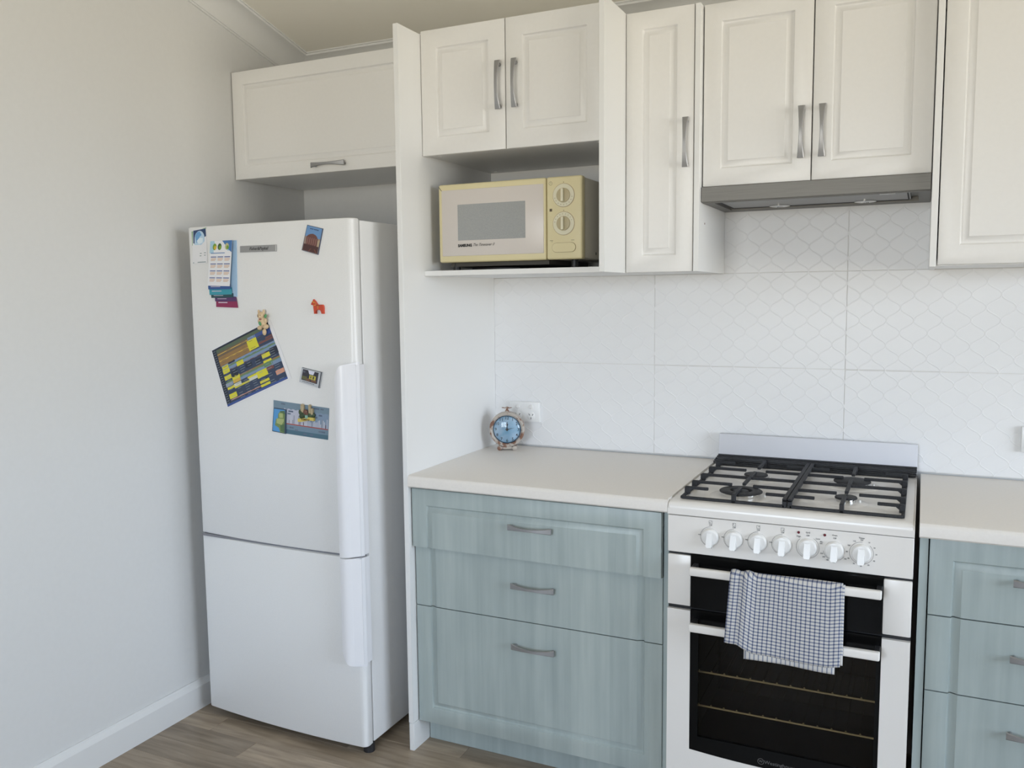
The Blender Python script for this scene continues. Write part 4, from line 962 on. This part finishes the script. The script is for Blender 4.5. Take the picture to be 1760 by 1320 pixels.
# bear-like figurine magnet holding the timetable
p = pix(456, 554); bx0, bz0 = p.x, p.z; oy = door_y(bx0) - 0.0025
t = thing('animal_magnet', 'beige animal figurine magnet with green leaves pinning the timetable', 'magnet', (bx0, oy, bz0 - 0.042))
M_fig = mat('figurine_beige', (0.62, 0.46, 0.28), 0.5)
b = MB(); q = lambda a, d, c: (bx0 + a, oy - d, bz0 + c)
b.ball(q(-0.004, 0.010, 0.022), 0.0135, (1.05, 0.8, 0.85)).ball(q(-0.0145, 0.009, 0.033), 0.0055, (0.8, 0.6, 1.3)).ball(q(0.0055, 0.009, 0.034), 0.0055, (0.8, 0.6, 1.3)).ball(q(-0.005, 0.018, 0.018), 0.0065, (1, 1, 0.8))
b.ball(q(0.0, 0.009, 0.0), 0.0135, (0.95, 0.8, 1.25)).ball(q(-0.012, 0.011, 0.004), 0.006, (0.8, 0.9, 1.4)).ball(q(0.0125, 0.011, 0.005), 0.006, (0.8, 0.9, 1.4))
b.ball(q(-0.010, 0.011, -0.017), 0.008, (1.2, 1, 0.9)).ball(q(0.013, 0.011, -0.013), 0.009, (1.1, 1, 0.9)).ball(q(0.006, 0.010, -0.030), 0.0075, (0.9, 0.9, 1.4)).ball(q(0.0, 0.008, 0.012), 0.009)
bd = b.done('body', M_fig, t)
m = bd.modifiers.new('merge', 'REMESH'); m.mode = 'VOXEL'; m.voxel_size = 0.0011; m.use_smooth_shade = True
m = bd.modifiers.new('soft', 'SMOOTH'); m.iterations = 4
for a, d, c, r_ in ((0.016, 0.014, 0.020, 0.4), (-0.002, 0.020, -0.003, -0.5)):
    b = MB().ball(q(a, d, c), 0.0065, (0.75, 0.45, 1.1), 10, rot=Matrix.Rotation(r_, 3, 'Y')); b.done('leaf', C(86, 146, 96), t)
b = MB().ball(q(-0.0095, 0.0195, 0.0225), 0.0014, n=8).ball(q(0.0, 0.0195, 0.0225), 0.0014, n=8).ball(q(-0.005, 0.0245, 0.0195), 0.0017, n=8); b.done('face', C(70, 44, 34), t)
b = MB().ball(q(-0.002, 0.0155, 0.0095), 0.005, (1.3, 0.6, 0.7), 10); b.done('bow', C(150, 92, 88), t)

# framed picture magnet
S = Sheet([(520.5, 631), (555, 639.5), (550.5, 667), (516, 656)], 0.0, 0.005); t = thing('picture_magnet', 'small white-bordered picture magnet showing yellow lights between dark trees', 'magnet', S.base(), 'picture magnets')
b = MB(); S.slab(b); b.done('frame', C(186, 190, 196), t, smooth=False)
b = MB(); S.rect(b, 0.03, 0.99, 0.0, 0.03, 1); S.rect(b, 0.955, 0.995, 0.0, 1.0, 1); S.rect(b, 0.08, 0.86, 0.09, 0.80, 0)
S.poly(b, [(0.34, 0.09), (0.66, 0.09), (0.62, 0.32), (0.42, 0.32)], 2, 0.0003)
for a0, a1, t0, t1, c_ in ((0.1, 0.34, 0.52, 0.74, 3), (0.44, 0.76, 0.36, 0.62, 4), (0.3, 0.5, 0.6, 0.78, 5), (0.55, 0.8, 0.62, 0.76, 5), (0.1, 0.22, 0.18, 0.3, 6), (0.62, 0.68, 0.40, 0.58, 0), (0.5, 0.54, 0.42, 0.56, 0)): S.rect(b, a0, a1, t0, t1, c_, 0.0004)
for k in range(8): S.rect(b, 0.16 + 0.075 * k, 0.21 + 0.075 * k, 0.86, 0.90, 1, 0.0004, 1)
b.done('picture', [C(50, 48, 60), C(50, 56, 66), C(214, 216, 232), C(96, 96, 62), C(186, 176, 70), C(110, 80, 62), C(84, 88, 104)], t, smooth=False)

# wide skyline card
S = Sheet([(470.5, 687.5), (566, 701.5), (564, 756), (470, 741.5)], 0.0, 0.0008); t = thing('skyline_card', 'wide blue card with a row of towers above a red line on the refrigerator', 'card', S.base())
b = MB(); S.slab(b, n=8)
S.rect(b, 0.0, 1, 0.0, 0.22, 1, n=8); S.rect(b, 0.2, 0.62, 0.2, 0.68, 2, n=6); S.rect(b, 0.62, 1, 0.2, 0.68, 3, n=4); S.rect(b, 0, 1, 0.72, 1, 4, n=8); S.rect(b, 0.0, 1, 0.86, 1, 5, 0.0002, 8)
S.rect(b, 0.22, 0.995, 0.665, 0.695, 6, 0.0004, 6)
rnd = random.Random(5)
for k in range(34):
    a0 = 0.25 + k * 0.0218; h = 0.10 + 0.2 * rnd.random(); S.rect(b, a0, a0 + 0.013, 0.66 - h, 0.66, rnd.choice((7, 8, 8, 9, 2)), 0.0003, 1)
for k in range(26):
    a0 = rnd.random() * 0.9; t0 = rnd.choice((0.05, 0.15, 0.25, 0.33, 0.76, 0.82, 0.9)); 
    S.rect(b, a0, a0 + 0.06, t0, t0 + 0.05, rnd.choice((10, 11)), 0.00035, 1)
b.done('sheet', [C(120, 140, 160), C(118, 140, 156), C(186, 188, 204), C(128, 148, 172), C(112, 136, 154), C(74, 108, 126), C(168, 72, 58), C(104, 76, 88), C(196, 198, 208), C(140, 144, 156), C(100, 116, 134), C(92, 106, 128)], t, smooth=False)
# green castle magnet
S = Sheet([(472, 700.5), (493.5, 703.5), (492.5, 745.5), (469.5, 740.5)], 0.0009, 0.004); t = thing('picture_magnet', 'blue and green picture magnet overlapping the end of the skyline card', 'magnet', S.base(), 'picture magnets')
b = MB(); S.slab(b); S.rect(b, 0.04, 0.92, 0.03, 0.97, 1)
for pts, c_ in (([(0.95, 0.15), (0.55, 0.12), (0.4, 0.22), (0.4, 0.4), (0.25, 0.45), (0.2, 0.72), (0.5, 0.8), (0.6, 0.97), (0.92, 0.97), (0.92, 0.15)], 2), ([(0.45, 0.2), (0.75, 0.17), (0.78, 0.36), (0.5, 0.38)], 3), ([(0.3, 0.42), (0.85, 0.4), (0.85, 0.5), (0.7, 0.66), (0.3, 0.62)], 3), ([(0.5, 0.1), (0.9, 0.06), (0.9, 0.2), (0.6, 0.16)], 4), ([(0.6, 0.7), (0.9, 0.6), (0.92, 0.95), (0.65, 0.92)], 4)): S.poly(b, pts, c_, 0.0002 + 0.0001 * c_)
b.done('picture', [C(58, 74, 92), C(84, 150, 206), C(116, 138, 84), C(166, 176, 118), C(84, 112, 76)], t, smooth=False)
# relief souvenir magnet
p = pix(529, 711); rx, rz = p.x, p.z; oy = door_y(rx) - 0.001
t = thing('souvenir_magnet', 'relief souvenir magnet with a yellow name banner stuck over the skyline card', 'magnet', (rx, oy, rz - 0.028))
q = lambda a, d, c: (rx + a, oy - d, rz + c); F = lambda a, c, tt: (rx + a, oy - tt, rz + c)
b = MB()
for a, c, r_ in ((-0.021, 0.004, 0.010), (-0.012, -0.004, 0.010), (0.014, -0.005, 0.011), (0.024, -0.003, 0.008), (-0.020, -0.008, 0.009), (0.004, -0.007, 0.010)): b.ball(q(a, 0.004, c), r_, (1, 0.5, 1), 10)
b.done('foliage', C(52, 72, 44), t)
b = MB()
for a0, a1, c0, c1 in ((-0.021, -0.009, 0.004, 0.026), (0.009, 0.017, 0.002, 0.025), (0.017, 0.026, -0.002, 0.018)): b.box(rx + a0, rx + a1, oy - 0.008, oy - 0.0005, rz + c0, rz + c1, 0.001, 1)
b.prism([(-0.022, 0.026), (-0.015, 0.031), (-0.008, 0.026)], F, 0.001, 0.008).prism([(0.008, 0.025), (0.013, 0.030), (0.018, 0.025)], F, 0.001, 0.008)
b.done('building', C(176, 160, 128), t)
b = MB().ball(q(-0.002, 0.007, 0.006), 0.009, (1, 0.5, 0.9), 10).ball(q(0.002, 0.007, 0.0), 0.006, (1, 0.5, 0.8), 10); b.done('figure', C(112, 74, 60), t)
b = MB().box(rx - 0.003, rx + 0.008, oy - 0.011, oy - 0.002, rz - 0.014, rz - 0.003, 0.002, 2); b.done('fountain', C(130, 168, 150), t)
b = MB(); n = 10; vs = []
for i in range(n + 1):
    s = -1 + 2 * i / n; x = 0.030 * s - 0.001; zz = -0.0175 + 0.003 * math.sin(2.2 * s + 0.3) 
    vs += [F(x, zz + 0.005, 0.010), F(x, zz - 0.005, 0.010), F(x, zz - 0.005, 0.0005), F(x, zz + 0.005, 0.0005)]
ps = []
for i in range(n):
    for k in range(4): ps.append((4 * i + k, 4 * i + (k + 1) % 4, 4 * i + 4 + (k + 1) % 4, 4 * i + 4 + k))
ps += [(0, 1, 2, 3), tuple(4 * n + k for k in (3, 2, 1, 0))]; b.faces(vs, ps); bn = b.done('banner', C(206, 186, 96), t)
b = MB().text('RIMINI', 0.0085, (rx - 0.001, oy - 0.0105, rz - 0.0175), bold=0.0001, sx=1.25); b.done('lettering', C(90, 60, 40), bn, smooth=False)

# ------------------------------------------------------------------ microwave
MX0, MX1, MZ0, MZ1, MY = -0.690, -0.2135, 1.540, 1.7795, -0.455
t = thing('microwave_oven', 'aged cream microwave oven with two round dials on the open shelf', 'microwave', ((MX0 + MX1) / 2, -0.28, 1.515))
MB().box(MX0 + 0.004, MX1 - 0.001, -0.425, -0.06, MZ0 + 0.003, MZ1 - 0.003, 0.004, 2).done('case', M_mwside, t)
XS = -0.3255
b = MB().box(MX0, XS - 0.001, MY, -0.4255, MZ0, MZ1, 0.006, 3); dr = b.done('door', M_cream, t)
b = MB().box(-0.678, -0.3335, MY - 0.0016, MY + 0.004, 1.5595, 1.7615, 0.0015, 2); pn = b.done('door_glass', M_mwdoor, dr)
b = MB().box(-0.6215, -0.3925, MY - 0.0022, MY + 0.002, 1.6065, 1.7155, 0.0004, 1); b.done('window', M_mwwin, pn)
b = MB(); b.text('SAMSUNG', 0.0112, (-0.6215, MY - 0.0024, 1.5905), align='LEFT', bold=0.0007, sx=0.94); b.text('The Timesaver II', 0.0125, (-0.571, MY - 0.0024, 1.5915), align='LEFT', shear=0.55, sx=0.86)
b.done('lettering', M_ink, pn, smooth=False)
MB().box(-0.6838, -0.6824, MY - 0.0006, MY + 0.002, 1.7590, 1.7745, rot=Matrix.Rotation(math.radians(-40), 3, 'Y')).done('crack', M_dark, dr, smooth=False)
b = MB().box(XS + 0.001, MX1, MY, -0.4255, MZ0, MZ1, 0.006, 3); cp = b.done('control_panel', M_cream, t)
DXc = -0.2700
for dz in (1.7245, 1.6435):
    dl = MB().lathe([(0.0335, -0.004), (0.0335, 0.001), (0.0325, 0.0022), (0.0215, 0.0028)], (DXc, MY, dz), (0, -1, 0), 36).done('dial', M_dial, t)
    MB().lathe([(0.0342, 0), (0.0342, 0.0006), (0.0334, 0.0006)], (DXc, MY, dz), (0, -1, 0), 36).done('dial_outline', C(150, 110, 70), dl)
    MB().lathe([(0.0212, 0.0), (0.0208, 0.006), (0.0185, 0.0068)], (DXc, MY, dz), (0, -1, 0), 28).done('dial_recess', M_dialin, dl)
    MB().box(DXc - 0.0042, DXc + 0.0042, MY - 0.016, MY - 0.005, dz - 0.0185, dz + 0.0185, 0.002, 2).done('dial_grip', M_dial, dl)
b = MB(); yy = MY - 0.0003
for dz in (1.7245, 1.6435): b.faces([(DXc - 0.0014, yy, dz + 0.0385), (DXc + 0.0014, yy, dz + 0.0385), (DXc, yy, dz + 0.0355)], [(0, 1, 2)])
for dz, a0, a1 in ((1.7245, 100, 255), (1.6435, -80, 70)):
    for k in range(9):
        a = math.radians(a0 + (a1 - a0) * k / 8); x = DXc + 0.0275 * math.sin(a); z = dz + 0.0275 * math.cos(a)
        b.box(x - 0.0011, x + 0.0011, MY - 0.0032, MY - 0.0028, z - 0.0006, z + 0.0006)
vs, ps = [], []
for i in range(17):
    a = 2 * PI * i / 16
    for rr in (0.0048, 0.0055): vs.append((-0.3105 + rr * math.sin(a), yy, 1.7605 + rr * math.cos(a)))
for i in range(16): ps.append((2 * i, 2 * i + 1, 2 * i + 3, 2 * i + 2))
b.faces(vs, ps); b.box(-0.3108, -0.3102, yy, yy + 0.0001, 1.7605, 1.764).box(-0.3105, -0.308, yy, yy + 0.0001, 1.7602, 1.7608)
b.box(-0.3145, -0.3065, yy, yy + 0.0001, 1.6795, 1.6875)
for xx in (-0.314, -0.247): b.box(xx, xx + 0.010, yy, yy + 0.0001, 1.5945, 1.5955); 
b.box(-0.309, -0.306, yy, yy + 0.0001, 1.5915, 1.5925)
b.done('legend', C(96, 84, 60), cp, smooth=False)
b = MB().box(-0.3055, -0.2325, MY - 0.0022, MY + 0.004, 1.5605, 1.5880, 0.0128, 5)
b = MB(); pts = []
for cx_, a0 in ((-0.2460, -90), (-0.2930, 90)):
    for k in range(9):
        a = math.radians(a0 + 180 * k / 8); pts.append((cx_ + 0.0132 * math.cos(a), 1.5742 + 0.0132 * math.sin(a)))
b.prism([(MXx, MZz) for MXx, MZz in pts], lambda a, c, tt: (a, tt, c), MY + 0.002, MY - 0.0024); bt = b.done('door_button', M_cream, cp)
cxm, czm = -0.2695, 1.5742
b = MB(); m_ = len(pts); b.faces([(a, MY - 0.0004, c) for a, c in pts] + [(cxm + (a - cxm) * 1.03, MY - 0.0004, czm + (c - czm) * 1.06) for a, c in pts], [(i, (i + 1) % m_, m_ + (i + 1) % m_, m_ + i) for i in range(m_)])
b.done('button_outline', C(130, 108, 70), cp, smooth=False)
for fx in (-0.655, -0.255):
    for fy in (-0.405, -0.11): MB().lathe([(0.012, 0), (0.010, MZ0 + 0.003 - 1.5148)], (fx, fy, 1.5148), n=14).done('foot', M_black, t)
MB().box(MX0 + 0.02, MX1 - 0.12, -0.415, -0.08, 1.528, MZ0 + 0.0025).done('base_plate', mat('dark_case', (0.07, 0.065, 0.055), 0.6), t, smooth=False)
MB().tube([(-0.60, -0.40, 1.520), (-0.55, -0.41, 1.5195), (-0.50, -0.405, 1.5195), (-0.45, -0.38, 1.5195), (-0.45, -0.2, 1.5195), (-0.5, -0.05, 1.5195)], 0.0042, 8).done('power_cord', M_black, t)
MB().box(MX1 - 0.0015, MX1 - 0.0002, -0.335, -0.330, 1.555, 1.563).done('vent_slot', M_dark, t, smooth=False)

# ------------------------------------------------------------------ clock
ck = thing('table_clock', 'round vintage table clock with pale blue dial standing on the benchtop', 'clock', (-0.632, -0.100, BT))
ck.rotation_euler = (0, 0, math.radians(20))
def ckp(b, name, m, parent=ck, **k): 
    o = b.done(name, m, None, (0, 0, 0), **k); o.parent = parent; return o
R_, CZ = 0.0625, 0.0745
rim = ckp(MB().lathe([(R_ - 0.006, -0.018), (R_ - 0.001, -0.016), (R_, -0.010), (R_, 0.010), (R_ - 0.001, 0.015), (R_ - 0.005, 0.018), (R_ - 0.0085, 0.0165), (R_ - 0.0125, 0.012), (R_ - 0.0135, 0.006)], (0, 0, CZ), (0, -1, 0), 48), 'case', M_clockrim)
dlc = ckp(MB().lathe([(0.0495, 0.0065), (0.0495, 0.0075)], (0, 0, CZ), (0, -1, 0), 40), 'dial', M_cdial)
b = MB()
for k in range(1, 13):
    a = 2 * PI * k / 12; b.text(str(k), 0.0150, (0.0400 * math.sin(a), -0.0079, CZ + 0.0400 * math.cos(a)), bold=0.0001)
ckp(b, 'numerals', C(28, 42, 56), dlc, smooth=False)
b = MB(); b.box(-0.0014, 0.0014, -0.0095, -0.0088, CZ - 0.006, CZ + 0.026).lathe([(0.0042, 0.0088), (0.0042, 0.0095)], (0, 0, CZ + 0.017), (0, -1, 0), 10)
ckp(b, 'hour_hand', C(40, 50, 58), dlc, smooth=False)
b = MB(); q_ = math.radians(78); d_ = (math.sin(q_), math.cos(q_))
b.faces([(0.030 * d_[0], -0.0102, CZ + 0.030 * d_[1]), (-0.0013 * d_[1], -0.0102, CZ + 0.0013 * d_[0]), (-0.008 * d_[0], -0.0102, CZ - 0.008 * d_[1]), (0.0013 * d_[1], -0.0102, CZ - 0.0013 * d_[0])], [(0, 1, 2, 3)])
b.lathe([(0.0045, 0.0088), (0.0045, 0.0112), (0.002, 0.0118)], (0, 0, CZ), (0, -1, 0), 14)
ckp(b, 'minute_hand', C(52, 50, 44), dlc, smooth=False)
ckp(MB().lathe([(0.0497 * math.sin(a), 0.0095 + 0.0135 * math.cos(a)) for a in [PI / 2 * (1 - i / 8) for i in range(9)]], (0, 0, CZ), (0, -1, 0), 40, cap=False), 'glass', M_dome)
b = MB().lathe([(0.0075, 0), (0.0065, 0.006), (0.0035, 0.009), (0.0035, 0.012), (0.0065, 0.0135), (0.0065, 0.0165), (0.004, 0.0185)], (0, 0, CZ + R_ - 0.001), n=16)
ckp(b, 'crown', M_clockrim)
b = MB(); b.tube([(0.0175 * math.cos(2 * PI * i / 20), 0.006 * math.sin(2 * PI * i / 20), CZ + R_ + 0.0125 + 0.002 * abs(math.cos(2 * PI * i / 20))) for i in range(20)], 0.0013, 6, closed=True); ckp(b, 'ring', M_clockrim)
b = MB().box(-0.020, 0.020, -0.012, 0.012, 0.004, 0.014, 0.003, 2); ckp(b, 'base', M_clockrim)
for sx_ in (-0.0265, 0.0265):
    ckp(MB().lathe([(0.0065, -0.017), (0.0085, -0.015), (0.0085, 0.015), (0.0065, 0.017), (0.003, 0.019)], (sx_, 0, 0.0085), (0, -1, 0), 16), 'foot', M_clockrim)

# ------------------------------------------------------------------ power outlets
def outlet(x0, z0, label):
    w, h = 0.119, 0.073
    t = thing('power_outlet', label, 'outlet', (x0 + w / 2, 0, z0), 'double power outlets')
    MB().box(x0, x0 + w, -0.0125, 0.0002, z0, z0 + h, 0.0022, 2).done('plate', M_out, t)
    for cx_ in (x0 + 0.0335, x0 + 0.0855):
        MB().lathe([(0.0080, 0), (0.0078, 0.002), (0.0060, 0.0042)], (cx_, -0.0122, z0 + 0.0555), (0, -1, 0), 20).done('switch', M_knob, t)
        MB().lathe([(0.0150, 0), (0.0150, 0.0010), (0.0145, 0.0013)], (cx_, -0.0122, z0 + 0.0215), (0, -1, 0), 24).done('socket', M_out, t)
        b = MB()
        for dx, dz, rt in ((-0.0068, 0.0055, 30), (0.0068, 0.0055, -30), (0, -0.0075, 0)): b.box(cx_ + dx - 0.0010, cx_ + dx + 0.0010, -0.0137, -0.0132, z0 + 0.0215 + dz - 0.0038, z0 + 0.0215 + dz + 0.0038, rot=Matrix.Rotation(math.radians(-rt), 3, 'Y'))
        b.done('slot', M_dark, t, smooth=False)
outlet(-0.6635, 0.981, 'white double power outlet on the tiles behind the clock')
outlet(0.9525, 0.976, 'white double power outlet on the tiles above the taupe benchtop beyond the stove')
